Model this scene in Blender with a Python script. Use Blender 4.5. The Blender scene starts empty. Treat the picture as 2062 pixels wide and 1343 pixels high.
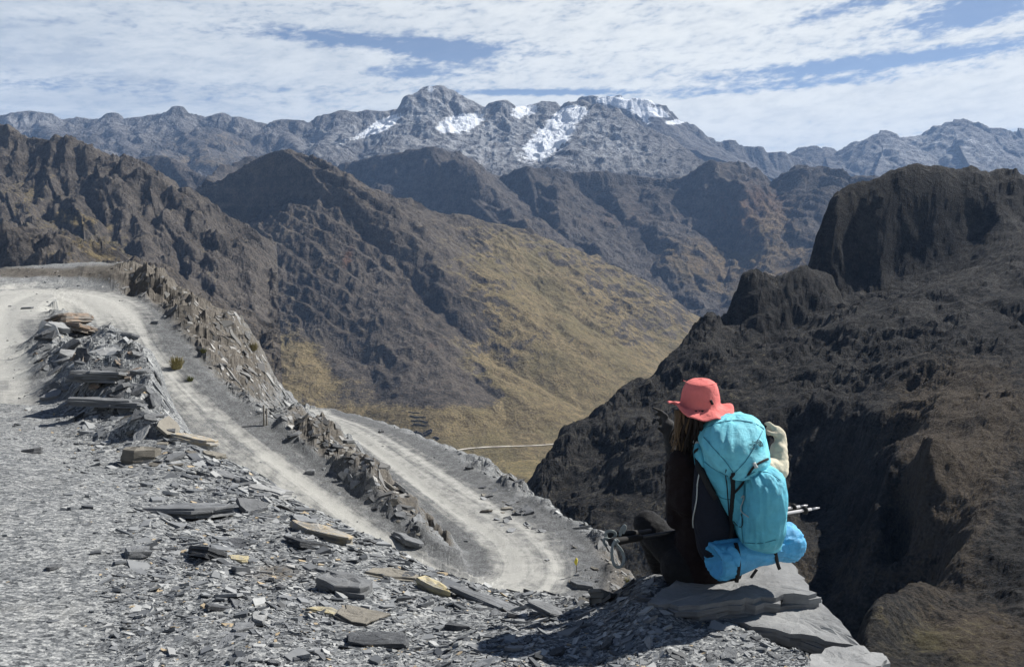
import bpy, bmesh, math, random
import numpy as np
from mathutils import Vector, Matrix, Euler

random.seed(7)
rng = np.random.default_rng(11)
scene = bpy.context.scene
R = math.radians

# ------------------------------------------------------------------ camera
EYE = 1.6
FPX = 1618.0                    # focal length in pixels of the 2062 px wide photograph
CX, CY = 1031.0, 671.5
PITCH = math.atan((CY - 450.0) / FPX)
cam_data = bpy.data.cameras.new('camera')
cam = bpy.data.objects.new('camera', cam_data)
scene.collection.objects.link(cam)
cam.location = (0, 0, EYE)
cam.rotation_euler = (math.pi / 2 - PITCH, 0, 0)
cam_data.sensor_width = 36.0
cam_data.lens = 36.0 * FPX / 2062.0
cam_data.clip_start = 0.1
cam_data.clip_end = 60000.0
scene.camera = cam

# ------------------------------------------------------------------ light and exposure
SUN_AZ = R(61.0)                # clockwise from the view direction: the sun stands to the right, a little ahead
SUN_EL = R(43.0)
SUN_DIR = Vector((math.sin(SUN_AZ) * math.cos(SUN_EL), math.cos(SUN_AZ) * math.cos(SUN_EL), math.sin(SUN_EL)))
sun_data = bpy.data.lights.new('sun', 'SUN')
sun_data.energy = 5.0
sun_data.angle = R(0.5)
sun_data.color = (1.0, 0.96, 0.90)
sun = bpy.data.objects.new('sun', sun_data)
scene.collection.objects.link(sun)
sun.location = (40, 20, 60)
sun.rotation_euler = (-SUN_DIR).to_track_quat('-Z', 'Y').to_euler()

scene.view_settings.view_transform = 'Standard'
scene.view_settings.look = 'None'
scene.view_settings.gamma = 1.0
scene.view_settings.use_curve_mapping = False
scene.view_settings.exposure = 0.88
scene.cycles.use_denoising = True
scene.cycles.max_bounces = 4
scene.cycles.diffuse_bounces = 2
scene.cycles.glossy_bounces = 2
scene.cycles.transmission_bounces = 2
scene.cycles.transparent_max_bounces = 8
scene.cycles.volume_bounces = 0
scene.cycles.sample_clamp_indirect = 4.0
scene.cycles.use_adaptive_sampling = True
scene.cycles.adaptive_threshold = 0.02


class NT:
    """Short-hand for building node trees."""
    def __init__(self, tree):
        self.t = tree
        self.n = tree.nodes
        self.l = tree.links

    def node(self, kind, **kw):
        nd = self.n.new(kind)
        for k, v in kw.items():
            if k == 'inp':
                for kk, vv in v.items():
                    self.put(nd.inputs[kk], vv)
            else:
                setattr(nd, k, v)
        return nd

    def put(self, sock, v):
        if isinstance(v, bpy.types.NodeSocket):
            self.l.new(v, sock)
        else:
            sock.default_value = v

    def math(self, op, a, b=None, c=None, clamp=False):
        nd = self.n.new('ShaderNodeMath')
        nd.operation = op
        nd.use_clamp = clamp
        self.put(nd.inputs[0], a)
        if b is not None:
            self.put(nd.inputs[1], b)
        if c is not None:
            self.put(nd.inputs[2], c)
        return nd.outputs[0]

    def vmath(self, op, a, b=None):
        nd = self.n.new('ShaderNodeVectorMath')
        nd.operation = op
        self.put(nd.inputs[0], a)
        if b is not None:
            self.put(nd.inputs[1], b)
        return nd.outputs[0]

    def noise(self, vec, scale, detail=4.0, rough=0.55, dist=0.0, lac=2.0, typ='FBM'):
        nd = self.n.new('ShaderNodeTexNoise')
        nd.noise_dimensions = '3D'
        nd.noise_type = typ
        self.put(nd.inputs['Vector'], vec)
        nd.inputs['Scale'].default_value = scale
        nd.inputs['Detail'].default_value = detail
        nd.inputs['Roughness'].default_value = rough
        nd.inputs['Distortion'].default_value = dist
        nd.inputs['Lacunarity'].default_value = lac
        return nd.outputs[0]

    def voronoi(self, vec, scale, feature='F1', out=0, rnd=1.0):
        nd = self.n.new('ShaderNodeTexVoronoi')
        nd.feature = feature
        self.put(nd.inputs['Vector'], vec)
        nd.inputs['Scale'].default_value = scale
        nd.inputs['Randomness'].default_value = rnd
        return nd.outputs[out]

    def ramp(self, fac, stops, interp='LINEAR'):
        nd = self.n.new('ShaderNodeValToRGB')
        nd.color_ramp.interpolation = interp
        el = nd.color_ramp.elements
        while len(el) < len(stops):
            el.new(0.5)
        for e, (p, c) in zip(el, stops):
            e.position = p
            e.color = (c[0], c[1], c[2], 1.0) if len(c) == 3 else c
        self.put(nd.inputs[0], fac)
        return nd.outputs[0]

    def maprange(self, v, a, b, c=0.0, d=1.0, smooth=True):
        nd = self.n.new('ShaderNodeMapRange')
        nd.interpolation_type = 'SMOOTHSTEP' if smooth else 'LINEAR'
        self.put(nd.inputs[0], v)
        for i, x in zip((1, 2, 3, 4), (a, b, c, d)):
            self.put(nd.inputs[i], x)
        return nd.outputs[0]

    def mix(self, fac, a, b, blend='MIX'):
        nd = self.n.new('ShaderNodeMix')
        nd.data_type = 'RGBA'
        nd.blend_type = blend
        nd.clamp_factor = True
        self.put(nd.inputs[0], fac)
        self.put(nd.inputs[6], a if isinstance(a, bpy.types.NodeSocket) else (a[0], a[1], a[2], 1.0))
        self.put(nd.inputs[7], b if isinstance(b, bpy.types.NodeSocket) else (b[0], b[1], b[2], 1.0))
        return nd.outputs[2]


# ------------------------------------------------------------------ sky with thin high cloud
world = bpy.data.worlds.new('World')
scene.world = world
world.use_nodes = True
W = NT(world.node_tree)
W.n.clear()
sky = W.node('ShaderNodeTexSky', sky_type='NISHITA')
sky.sun_disc = False
sky.sun_elevation = SUN_EL
sky.sun_rotation = SUN_AZ
sky.altitude = 4500.0
sky.air_density = 1.0
sky.dust_density = 0.3
sky.ozone_density = 2.0
SKY_STRENGTH = 0.05
geo = W.node('ShaderNodeTexCoord')
dirv = geo.outputs['Generated']
sep = W.node('ShaderNodeSeparateXYZ', inp={0: dirv})
dx, dy, dz = sep.outputs
zz = W.math('MAXIMUM', dz, 0.0)
inv = W.math('DIVIDE', 1.0, W.math('ADD', zz, 0.06))
plane = W.node('ShaderNodeCombineXYZ', inp={0: W.math('MULTIPLY', dx, inv), 1: W.math('MULTIPLY', dy, inv), 2: 0.0}).outputs[0]
# streaks drift from the lower left to the upper right of the cloud sheet
rot = W.node('ShaderNodeMapping', inp={'Vector': plane, 'Rotation': (0, 0, R(-16)), 'Scale': (0.42, 1.15, 1.0)}).outputs[0]
big = W.noise(rot, 0.62, 6, 0.6, 0.6)
az = W.math('ARCTAN2', dx, dy)
el = W.math('ARCSINE', dz)
# mottled cells seen edge on: flattened, but not as flat as a sheet would be
dome = W.node('ShaderNodeCombineXYZ', inp={0: az, 1: W.math('MULTIPLY', W.math('ADD', el, W.math('MULTIPLY', az, -0.10)), 3.0), 2: 0.0}).outputs[0]
ripple = W.math('ADD', W.math('MULTIPLY', W.noise(dome, 21.0, 5, 0.6, 0.5), 0.6), W.math('MULTIPLY', W.noise(plane, 3.2, 5, 0.6, 0.6), 0.4))
fine = W.noise(dome, 62.0, 5, 0.62, 0.3)


def blob(a0, e0, wa, we, tilt=0.0):
    """A soft gap in the cloud sheet round azimuth a0, elevation e0 (radians)."""
    da = W.math('SUBTRACT', az, a0)
    de = W.math('SUBTRACT', W.math('SUBTRACT', el, e0), W.math('MULTIPLY', da, tilt))
    q = W.math('ADD', W.math('POWER', W.math('DIVIDE', da, wa), 2.0), W.math('POWER', W.math('DIVIDE', de, we), 2.0))
    return W.math('EXPONENT', W.math('MULTIPLY', q, -1.0))


def px_dir(px, py):
    a = math.atan((px - CX) / FPX)
    e = math.atan((CY - py) / FPX) - PITCH
    return a, e


gaps = None
for (px, py, wpx, hpx, tilt, amp) in [(910, 108, 115, 24, 0.0, 0.40), (700, 86, 150, 15, -0.03, 0.30), (840, 150, 90, 14, 0.0, 0.26),
                                      (1780, 152, 300, 16, 0.05, 0.36), (1560, 190, 330, 10, 0.04, 0.24), (1990, 30, 120, 42, 0.2, 0.34), (1700, 40, 130, 20, 0.2, 0.26),
                                      (1900, 88, 170, 22, 0.1, 0.22), (1100, 187, 220, 7, 0.0, 0.4), (60, 205, 330, 16, 0.0, 0.13)]:
    a, e = px_dir(px, py)
    g = W.math('MULTIPLY', blob(a, e, wpx / FPX, hpx / FPX, tilt), amp)
    gaps = g if gaps is None else W.math('ADD', gaps, g)
# cover: dense sheet low down in front, opening into clear sky higher up
cover = W.math('ADD', W.math('ADD', W.math('MULTIPLY', big, 0.50), W.math('MULTIPLY', ripple, 0.55)), W.math('MULTIPLY', fine, 0.48))
thr = W.math('ADD', W.maprange(el, 0.24, 0.50, 0.495, 1.02), gaps)
dens = W.maprange(W.math('SUBTRACT', cover, thr), -0.05, 0.24, 0.0, 1.0)
lowveil = W.maprange(el, 0.0, 0.09, 0.5, 0.0)
dens = W.math('MAXIMUM', W.math('MAXIMUM', dens, lowveil), W.maprange(el, 0.30, 0.50, 0.14, 0.03))
grey = W.maprange(W.noise(rot, 1.1, 5, 0.6, 0.7), 0.36, 0.66, 0.0, 1.0)
leftgrey = W.maprange(az, -0.55, 0.25, 1.0, 0.0)
shade = W.math('MULTIPLY', W.math('ADD', W.math('MULTIPLY', grey, 0.4), 0.45), leftgrey)
rip = W.maprange(W.math('ADD', W.math('MULTIPLY', ripple, 0.7), W.math('MULTIPLY', fine, 0.3)), 0.60, 0.36, 0.0, 0.42)
shade = W.math('ADD', shade, rip, clamp=True)
cloud = W.mix(shade, (0.53, 0.54, 0.525), (0.28, 0.31, 0.345))
skycol = W.mix(1.0, sky.outputs[0], (SKY_STRENGTH, SKY_STRENGTH, SKY_STRENGTH), 'MULTIPLY')
mixed = W.mix(W.math('MULTIPLY', dens, 0.96), skycol, cloud)
bg = W.node('ShaderNodeBackground', inp={'Color': mixed, 'Strength': 1.0})
wo = W.node('ShaderNodeOutputWorld', inp={'Surface': bg.outputs[0]})


# ------------------------------------------------------------------ geometry helpers
CP, SP = math.cos(PITCH), math.sin(PITCH)


def U(px, py, D):
    """World point seen at pixel (px, py) of the photograph, D metres ahead."""
    u = (px - CX) / FPX
    v = (CY - py) / FPX
    dy = CP + v * SP
    dz = -SP + v * CP
    s = D / dy
    return np.array([u * s, D, EYE + dz * s])


def proj(X, Y, Z):
    zc = Z - EYE
    depth = Y * CP - zc * SP
    up = Y * SP + zc * CP
    depth = np.maximum(depth, 1e-3)
    return CX + FPX * X / depth, CY - FPX * up / depth


def _hash(ix, iy, seed):
    h = (ix.astype(np.uint32) * np.uint32(374761393)) + (iy.astype(np.uint32) * np.uint32(668265263)) + np.uint32((seed * 1442695041) & 0xffffffff)
    h = (h ^ (h >> np.uint32(13))) * np.uint32(1274126177)
    h = h ^ (h >> np.uint32(16))
    return h


_GA = np.arange(256) * (2 * np.pi / 256)
_GX, _GY = np.cos(_GA).astype(np.float32), np.sin(_GA).astype(np.float32)


def perlin(x, y, seed=0):
    x = np.asarray(x, np.float64)
    y = np.asarray(y, np.float64)
    fx, fy = np.floor(x), np.floor(y)
    ix, iy = fx.astype(np.int64), fy.astype(np.int64)
    rx, ry = (x - fx).astype(np.float32), (y - fy).astype(np.float32)
    sx = rx * rx * rx * (rx * (rx * 6 - 15) + 10)
    sy = ry * ry * ry * (ry * (ry * 6 - 15) + 10)

    def corner(ox, oy):
        h = _hash(ix + ox, iy + oy, seed) & np.uint32(255)
        return _GX[h] * (rx - ox) + _GY[h] * (ry - oy)
    n00, n10, n01, n11 = corner(0, 0), corner(1, 0), corner(0, 1), corner(1, 1)
    a = n00 + sx * (n10 - n00)
    b = n01 + sx * (n11 - n01)
    return (a + sy * (b - a)) * 1.41


def fbm(x, y, oct=5, gain=0.5, lac=2.03, seed=0):
    s, a, t = 0.0, 1.0, 0.0
    for o in range(oct):
        s = s + a * perlin(x, y, seed + o * 17)
        t += a
        a *= gain
        x, y = x * lac + 13.7, y * lac - 7.3
    return s / t


def ridged(x, y, oct=5, gain=0.5, lac=2.07, seed=0):
    """0..1, crisp crests."""
    s, a, t, w = 0.0, 1.0, 0.0, 1.0
    for o in range(oct):
        n = 1.0 - np.abs(perlin(x, y, seed + o * 23))
        n = n * n * w
        s = s + a * n
        w = np.clip(n * 1.6, 0.0, 1.0)
        t += a
        a *= gain
        x, y = x * lac + 5.1, y * lac + 9.2
    return s / t


def sstep(a, b, x):
    t = np.clip((x - a) / (b - a), 0, 1)
    return t * t * (3 - 2 * t)


def link(o, parent=None):
    scene.collection.objects.link(o)
    if parent is not None:
        o.parent = parent
    return o


def tag(o, label=None, cat=None, group=None, kind=None):
    if label: o['label'] = label
    if cat: o['category'] = cat
    if group: o['group'] = group
    if kind: o['kind'] = kind
    return o


def grid_mesh(name, X, Y, Z, mat, attrs=None, smooth=False):
    ny, nx = X.shape
    co = np.stack([X, Y, Z], -1).reshape(-1, 3).astype(np.float32)
    idx = np.arange(nx * ny).reshape(ny, nx)
    q = np.stack([idx[:-1, :-1], idx[:-1, 1:], idx[1:, 1:], idx[1:, :-1]], -1).reshape(-1, 4)
    return np_mesh(name, co, q, mat, attrs, smooth)


def np_mesh(name, co, faces, mat, attrs=None, smooth=False):
    k = faces.shape[1]
    me = bpy.data.meshes.new(name)
    me.vertices.add(len(co))
    me.vertices.foreach_set('co', np.ascontiguousarray(co, np.float32).ravel())
    me.loops.add(faces.size)
    me.loops.foreach_set('vertex_index', np.ascontiguousarray(faces, np.int32).ravel())
    me.polygons.add(len(faces))
    me.polygons.foreach_set('loop_start', np.arange(0, faces.size, k, dtype=np.int32))
    me.polygons.foreach_set('use_smooth', np.full(len(faces), smooth, bool))
    me.update(calc_edges=True)
    for an, arr in (attrs or {}).items():
        at = me.attributes.new(an, 'FLOAT', 'POINT')
        at.data.foreach_set('value', np.ascontiguousarray(arr, np.float32).ravel())
    if mat is not None:
        me.materials.append(mat)
    o = bpy.data.objects.new(name, me)
    return o


def new_mat(name):
    m = bpy.data.materials.new(name)
    m.use_nodes = True
    t = NT(m.node_tree)
    bsdf = m.node_tree.nodes['Principled BSDF']
    bsdf.inputs['Specular IOR Level'].default_value = 0.25
    return m, t, bsdf


def bump(t, bsdf, height, strength=0.5, dist=1.0):
    b = t.node('ShaderNodeBump', inp={'Height': height})
    b.inputs['Strength'].default_value = strength
    b.inputs['Distance'].default_value = dist
    t.l.new(b.outputs[0], bsdf.inputs['Normal'])
    return b


def rbf_fit(P, V, c, lam=2.5e-3):
    d = np.sqrt(((P[:, None] - P[None]) ** 2).sum(-1) + c * c)
    n = len(P)
    A = np.zeros((n + 3, n + 3))
    A[:n, :n] = -d + lam * np.eye(n)
    A[:n, n] = A[n, :n] = 1
    A[:n, n + 1:] = P
    A[n + 1:, :n] = P.T
    b = np.concatenate([V, np.zeros(3)])
    return np.linalg.lstsq(A, b, rcond=1e-10)[0]


def rbf_eval(P, w, c, Q):
    out = np.empty(len(Q))
    n = len(P)
    for i in range(0, len(Q), 20000):
        q = Q[i:i + 20000]
        d = np.sqrt(((q[:, None] - P[None]) ** 2).sum(-1) + c * c)
        out[i:i + 20000] = -d @ w[:n] + w[n] + q @ w[n + 1:]
    return out


# ------------------------------------------------------------------ terrain materials
def terrain_mat(name, rock_a, rock_b, grass=(0.2, 0.16, 0.08), snow=(0.75, 0.78, 0.82), unit=100.0, bump_d=8.0, extra=(0.16, 0.10, 0.06), strata=0.0, strata_rot=(0.5, 0.2, 0.0)):
    """Rock in two tones with dry grass, snow and reddish soil by the mesh's own masks; unit = size of the main patches in metres."""
    m, t, b = new_mat(name)
    pos = t.node('ShaderNodeNewGeometry').outputs['Position']
    n1 = t.noise(pos, 1.0 / unit, 8, 0.62, 0.4)
    n2 = t.noise(pos, 7.0 / unit, 8, 0.66, 0.2)
    n3 = t.noise(pos, 34.0 / unit, 6, 0.7, 0.0)
    fac = t.math('ADD', t.math('MULTIPLY', n1, 0.5), t.math('ADD', t.math('MULTIPLY', n2, 0.32), t.math('MULTIPLY', n3, 0.22)))
    col = t.mix(t.maprange(fac, 0.40, 0.62), rock_a, rock_b)
    if strata:
        mp = t.node('ShaderNodeMapping', inp={'Vector': pos, 'Rotation': strata_rot, 'Scale': (0.12 / unit, 0.12 / unit, 9.0 / unit)}).outputs[0]
        st = t.noise(mp, 1.0, 5, 0.6, 0.3)
        col = t.mix(t.math('MULTIPLY', t.maprange(st, 0.42, 0.6), strata), col, rock_b)
    def attr(nm):
        return t.node('ShaderNodeAttribute', attribute_name=nm).outputs['Fac']
    breakup = t.math('MULTIPLY', t.math('SUBTRACT', t.math('ADD', t.math('MULTIPLY', n2, 0.6), t.math('MULTIPLY', n3, 0.4)), 0.5), 1.7)
    def masked(nm, lo, hi):
        return t.maprange(t.math('ADD', attr(nm), breakup), lo, hi)
    ex = t.mix(t.maprange(n2, 0.35, 0.65), extra, tuple(0.6 * c for c in extra))
    col = t.mix(masked('soil', 0.35, 0.75), col, ex)
    grain = t.math('ADD', t.math('MULTIPLY', n3, 0.6), t.math('MULTIPLY', n2, 0.4))
    tone = t.ramp(grain, [(0.36, (0.5, 0.5, 0.52)), (0.5, (1.0, 1.0, 1.0)), (0.64, (1.55, 1.53, 1.5))])
    col = t.mix(1.0, col, tone, 'MULTIPLY')
    gcol = t.mix(t.maprange(t.math('ADD', t.math('MULTIPLY', n2, 0.5), t.math('MULTIPLY', n3, 0.5)), 0.36, 0.64), tuple(c * 0.72 for c in grass), tuple(min(1, c * 1.3) for c in grass))
    gcol = t.mix(t.maprange(n1, 0.46, 0.62, 0.0, 0.6), gcol, (grass[0] * 0.76, grass[1] * 0.82, grass[2] * 0.75))
    gcol = t.mix(0.55, gcol, t.mix(1.0, gcol, tone, 'MULTIPLY'))
    col = t.mix(t.math('MULTIPLY', masked('grass', 0.28, 0.72), 0.92), col, gcol)
    dust = t.math('MULTIPLY', attr('dusting'), t.maprange(t.math('ADD', t.math('MULTIPLY', n2, 0.75), t.math('MULTIPLY', n3, 0.25)), 0.36, 0.62))
    col = t.mix(dust, col, (0.40, 0.41, 0.42))
    col = t.mix(masked('snow', 0.42, 0.6), col, snow)
    t.l.new(col, b.inputs['Base Color'])
    b.inputs['Roughness'].default_value = 0.95
    b.inputs['Specular IOR Level'].default_value = 0.08
    rg = t.noise(pos, 6.0 / unit, 7, 0.6, 0.3, 2.1, 'RIDGED_MULTIFRACTAL')
    h = t.math('ADD', t.math('MULTIPLY', rg, 0.42), t.math('MULTIPLY', n3, 0.45))
    bump(t, b, h, 1.0, bump_d * 1.15)
    return m


# ------------------------------------------------------------------ mountains from ridge lines
RIDGE_D = [None]


def ridge_surface(X, Y, ridges, seed=0, warp=(60.0, 300.0), gully=(30.0, 120.0), lift=0.0):
    """Highest of the slopes falling from every ridge line. A ridge is (points [(px, py, D)], left profile, right profile); a profile
    is [(distance, drop)...] in metres; left and right are seen walking along the points."""
    wa, wl = warp
    d0 = np.full(X.shape, 1e9)
    for pts, _, _ in ridges:
        V = [U(*p) for p in pts]
        for a, b in zip(V[:-1], V[1:]):
            ex, ey = b[0] - a[0], b[1] - a[1]
            t = np.clip(((X - a[0]) * ex + (Y - a[1]) * ey) / (ex * ex + ey * ey + 1e-9), 0, 1)
            d0 = np.minimum(d0, np.hypot(X - (a[0] + t * ex), Y - (a[1] + t * ey)))
    wa = wa * (0.12 + 0.88 * sstep(0, wa * 3.0, d0))
    Xw = X + wa * fbm(X / wl, Y / wl, 4, 0.5, seed=seed)
    Yw = Y + wa * fbm(X / wl + 31.3, Y / wl - 11.9, 4, 0.5, seed=seed + 5)
    H = np.full(X.shape, -1e9)
    near_d = np.zeros(X.shape)
    ga, gl = gully
    for ri, (pts, pl, pr) in enumerate(ridges):
        V = [U(*p) for p in pts]
        s0 = 0.0
        for a, b in zip(V[:-1], V[1:]):
            ex, ey = b[0] - a[0], b[1] - a[1]
            L2 = ex * ex + ey * ey + 1e-9
            L = math.sqrt(L2)
            t = np.clip(((Xw - a[0]) * ex + (Yw - a[1]) * ey) / L2, 0, 1)
            qx, qy = Xw - (a[0] + t * ex), Yw - (a[1] + t * ey)
            d = np.sqrt(qx * qx + qy * qy)
            left = (ex * (Yw - a[1]) - ey * (Xw - a[0])) > 0
            dp = np.array([p[0] for p in pl]); vp = np.array([p[1] for p in pl])
            dq = np.array([p[0] for p in pr]); vq = np.array([p[1] for p in pr])
            def prof(dd, xs, vs):
                r = np.interp(dd, xs, vs)
                k = (vs[-1] - vs[-2]) / (xs[-1] - xs[-2])
                return r + np.maximum(dd - xs[-1], 0) * k
            wl_ = sstep(-0.35, 0.35, (ex * (Yw - (a[1] + t * ey)) - ey * (Xw - (a[0] + t * ex))) / (L * d + 1e-6))
            drop = wl_ * prof(d, dp, vp) + (1 - wl_) * prof(d, dq, vq)
            h = a[2] + lift + t * (b[2] - a[2]) - drop
            if ga > 0:
                s = s0 + t * L
                g = np.abs(perlin(s / gl + ri * 7.7, d / (gl * 5.0), seed + 90)) * 1.3 + 0.6 * np.abs(perlin(s / gl * 2.3 + ri * 3.1, d / (gl * 3.0), seed + 91))
                h = h - ga * np.clip(1.0 - g, 0, 1) * sstep(0, gl * 1.2, d)
            m = h > H
            H = np.where(m, h, H)
            near_d = np.where(m, d, near_d)
            s0 += L
    RIDGE_D[0] = near_d
    return H


def polar_grid(px0, px1, D0, D1, nx, ny, power=1.0):
    px = np.linspace(px0, px1, nx)
    if power == 'log':
        D = np.exp(np.linspace(math.log(D0), math.log(D1), ny))
    else:
        D = D0 + (D1 - D0) * np.linspace(0, 1, ny) ** power
    u = (px - CX) / FPX
    DD, UU = np.meshgrid(D, u, indexing='ij')
    return UU * DD, DD


def slope_of(X, Y, Z):
    """1 - normal.z from finite differences of a grid."""
    dXu, dXv = np.gradient(X, axis=1), np.gradient(X, axis=0)
    dYu, dYv = np.gradient(Y, axis=1), np.gradient(Y, axis=0)
    dZu, dZv = np.gradient(Z, axis=1), np.gradient(Z, axis=0)
    nx = dYu * dZv - dZu * dYv
    ny = dZu * dXv - dXu * dZv
    nz = dXu * dYv - dYu * dXv
    return np.abs(nz) / np.sqrt(nx * nx + ny * ny + nz * nz + 1e-12)


def soft_poly(PX, PY, cx, cy, rx, ry, rot=0.0):
    c, s = math.cos(R(rot)), math.sin(R(rot))
    u = (PX - cx) * c + (PY - cy) * s
    v = -(PX - cx) * s + (PY - cy) * c
    return np.exp(-((u / rx) ** 2 + (v / ry) ** 2))


def resample(P, n):
    P = np.asarray(P)
    d = np.concatenate([[0], np.cumsum(np.linalg.norm(np.diff(P, axis=0), axis=1))])
    t = np.linspace(0, d[-1], n)
    out = np.stack([np.interp(t, d, P[:, k]) for k in range(3)], -1)
    for _ in range(6):
        out[1:-1] = 0.25 * out[:-2] + 0.5 * out[1:-1] + 0.25 * out[2:]
    return out


# ------------------------------------------------------------------ haze (clear mountain air, thin and even)
def build_haze():
    me = bpy.data.meshes.new('haze')
    bm = bmesh.new()
    bmesh.ops.create_cube(bm, size=1.0)
    bm.to_mesh(me)
    bm.free()
    o = bpy.data.objects.new('haze', me)
    o.scale = (26000, 15400, 2000)
    o.location = (0, 7200, 400)
    m = bpy.data.materials.new('haze_air')
    m.use_nodes = True
    n = m.node_tree.nodes
    n.remove(n['Principled BSDF'])
    v = n.new('ShaderNodeVolumePrincipled')
    v.inputs['Color'].default_value = (0.36, 0.58, 1.0, 1.0)
    v.inputs['Density'].default_value = HAZE_DENSITY
    v.inputs['Anisotropy'].default_value = 0.0
    m.node_tree.links.new(v.outputs[0], n['Material Output'].inputs['Volume'])
    me.materials.append(m)
    link(o)
    tag(o, kind='stuff')


HAZE_DENSITY = 3.9e-5
build_haze()

mat_far = terrain_mat('far_rock', (0.06, 0.055, 0.05), (0.125, 0.12, 0.115), grass=(0.115, 0.09, 0.055), unit=500.0, bump_d=40.0)
mat_mid = terrain_mat('mid_rock', (0.045, 0.04, 0.036), (0.085, 0.076, 0.068), grass=(0.115, 0.086, 0.05), unit=300.0, bump_d=22.0, extra=(0.115, 0.074, 0.05), strata=0.35)
mat_brown = terrain_mat('brown_rock', (0.036, 0.031, 0.026), (0.085, 0.073, 0.06), grass=(0.142, 0.112, 0.06), unit=160.0, bump_d=10.0, extra=(0.10, 0.06, 0.04), strata=0.5, strata_rot=(0.25, 0.45, 0.0))
mat_left = terrain_mat('left_rock', (0.036, 0.032, 0.028), (0.082, 0.073, 0.064), grass=(0.12, 0.095, 0.05), unit=110.0, bump_d=7.0, strata=0.5, strata_rot=(0.3, 1.0, 0.0))
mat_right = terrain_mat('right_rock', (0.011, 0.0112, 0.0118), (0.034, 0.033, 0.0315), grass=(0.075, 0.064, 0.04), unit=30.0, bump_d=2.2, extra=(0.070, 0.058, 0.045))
mat_floor = terrain_mat('valley_turf', (0.07, 0.06, 0.04), (0.12, 0.10, 0.055), grass=(0.15, 0.118, 0.06), unit=120.0, bump_d=4.0)

EX = {}


def finish(name, X, Y, Z, mat, masks):
    PX, PY = proj(X, Y, Z)
    attrs = masks(X, Y, Z, PX, PY, slope_of(X, Y, Z))
    o = grid_mesh(name, X, Y, Z, mat, attrs)
    link(o)
    tag(o, kind='structure')
    return o


# ---- base ground under everything, out to the far ranges
def base_ground():
    X, Y = polar_grid(-900, 2960, 60, 26000, 60, 60, 'log')
    Z = np.full(X.shape, -520.0) + 60 * fbm(X / 3000, Y / 3000, 3, seed=3)
    finish('ground', X, Y, Z, mat_floor, lambda X, Y, Z, PX, PY, nz: {'grass': 0.5 + 0 * X})


base_ground()


# ---- far range on the right
def right_range():
    X, Y = polar_grid(1380, 2240, 6200, 9700, 420, 170)
    front = [(120, 110), (500, 330), (1400, 800), (3000, 1300)]
    back = [(400, 400), (1500, 1000)]
    sp_l = [(150, 80), (700, 360)]
    sp_r = [(100, 150), (600, 520)]
    ridges = [
        ([(1540, 318, 8800), (1575, 302, 8800), (1610, 308, 8800), (1632, 291, 8700), (1655, 294, 8700), (1668, 301, 8700), (1700, 294, 8700), (1740, 277, 8700), (1772, 260, 8600), (1800, 272, 8600),
          (1850, 266, 8700), (1880, 252, 8700), (1895, 246, 8700), (1920, 238, 8700), (1950, 246, 8700), (2000, 251, 8700), (2040, 264, 8700), (2056, 256, 8700), (2110, 258, 8700), (2200, 280, 8700)], back, front),
        ([(1772, 260, 8600), (1778, 300, 8100), (1760, 345, 7500)], sp_l, sp_r),
        ([(1920, 238, 8700), (1925, 280, 8200), (1950, 330, 7500)], sp_l, sp_r),
        ([(2050, 256, 8700), (2070, 300, 8100), (2100, 340, 7500)], sp_l, sp_r),
        ([(1655, 294, 8700), (1665, 330, 8100), (1690, 372, 7200)], sp_l, sp_r)]
    Z = ridge_surface(X, Y, ridges, 41, (90, 700), (100, 200), lift=66)
    Z += (0.3 + 0.7 * sstep(0, 160, RIDGE_D[0])) * 36 * (ridged(X / 420, Y / 420, 5, 0.55, seed=42) - 0.3) + (0.2 + 0.8 * sstep(0, 160, RIDGE_D[0])) * 30 * (ridged(X / 130, Y / 130, 3, seed=44) - 0.3)
    Z = np.maximum(Z, -430.0 + 40 * fbm(X / 500, Y / 500, 4, seed=4))

    def masks(X, Y, Z, PX, PY, nz):
        sn = 0.40 * soft_poly(PX, PY, 1960, 292, 95, 20, 12) 
        return {'dusting': 0.7 * (soft_poly(PX, PY, 1930, 300, 150, 40, 8) + 0.5 * soft_poly(PX, PY, 1780, 320, 90, 40)) * sstep(0.3, 0.7, nz), 'snow': sn * sstep(0.3, 0.7, nz), 'grass': 0.5 * soft_poly(PX, PY, 1700, 380, 110, 16)}
    tag(finish('mountain_range', X, Y, Z, mat_far, masks), 'far jagged blue grey range behind the dark rounded bluff')


right_range()


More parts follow.
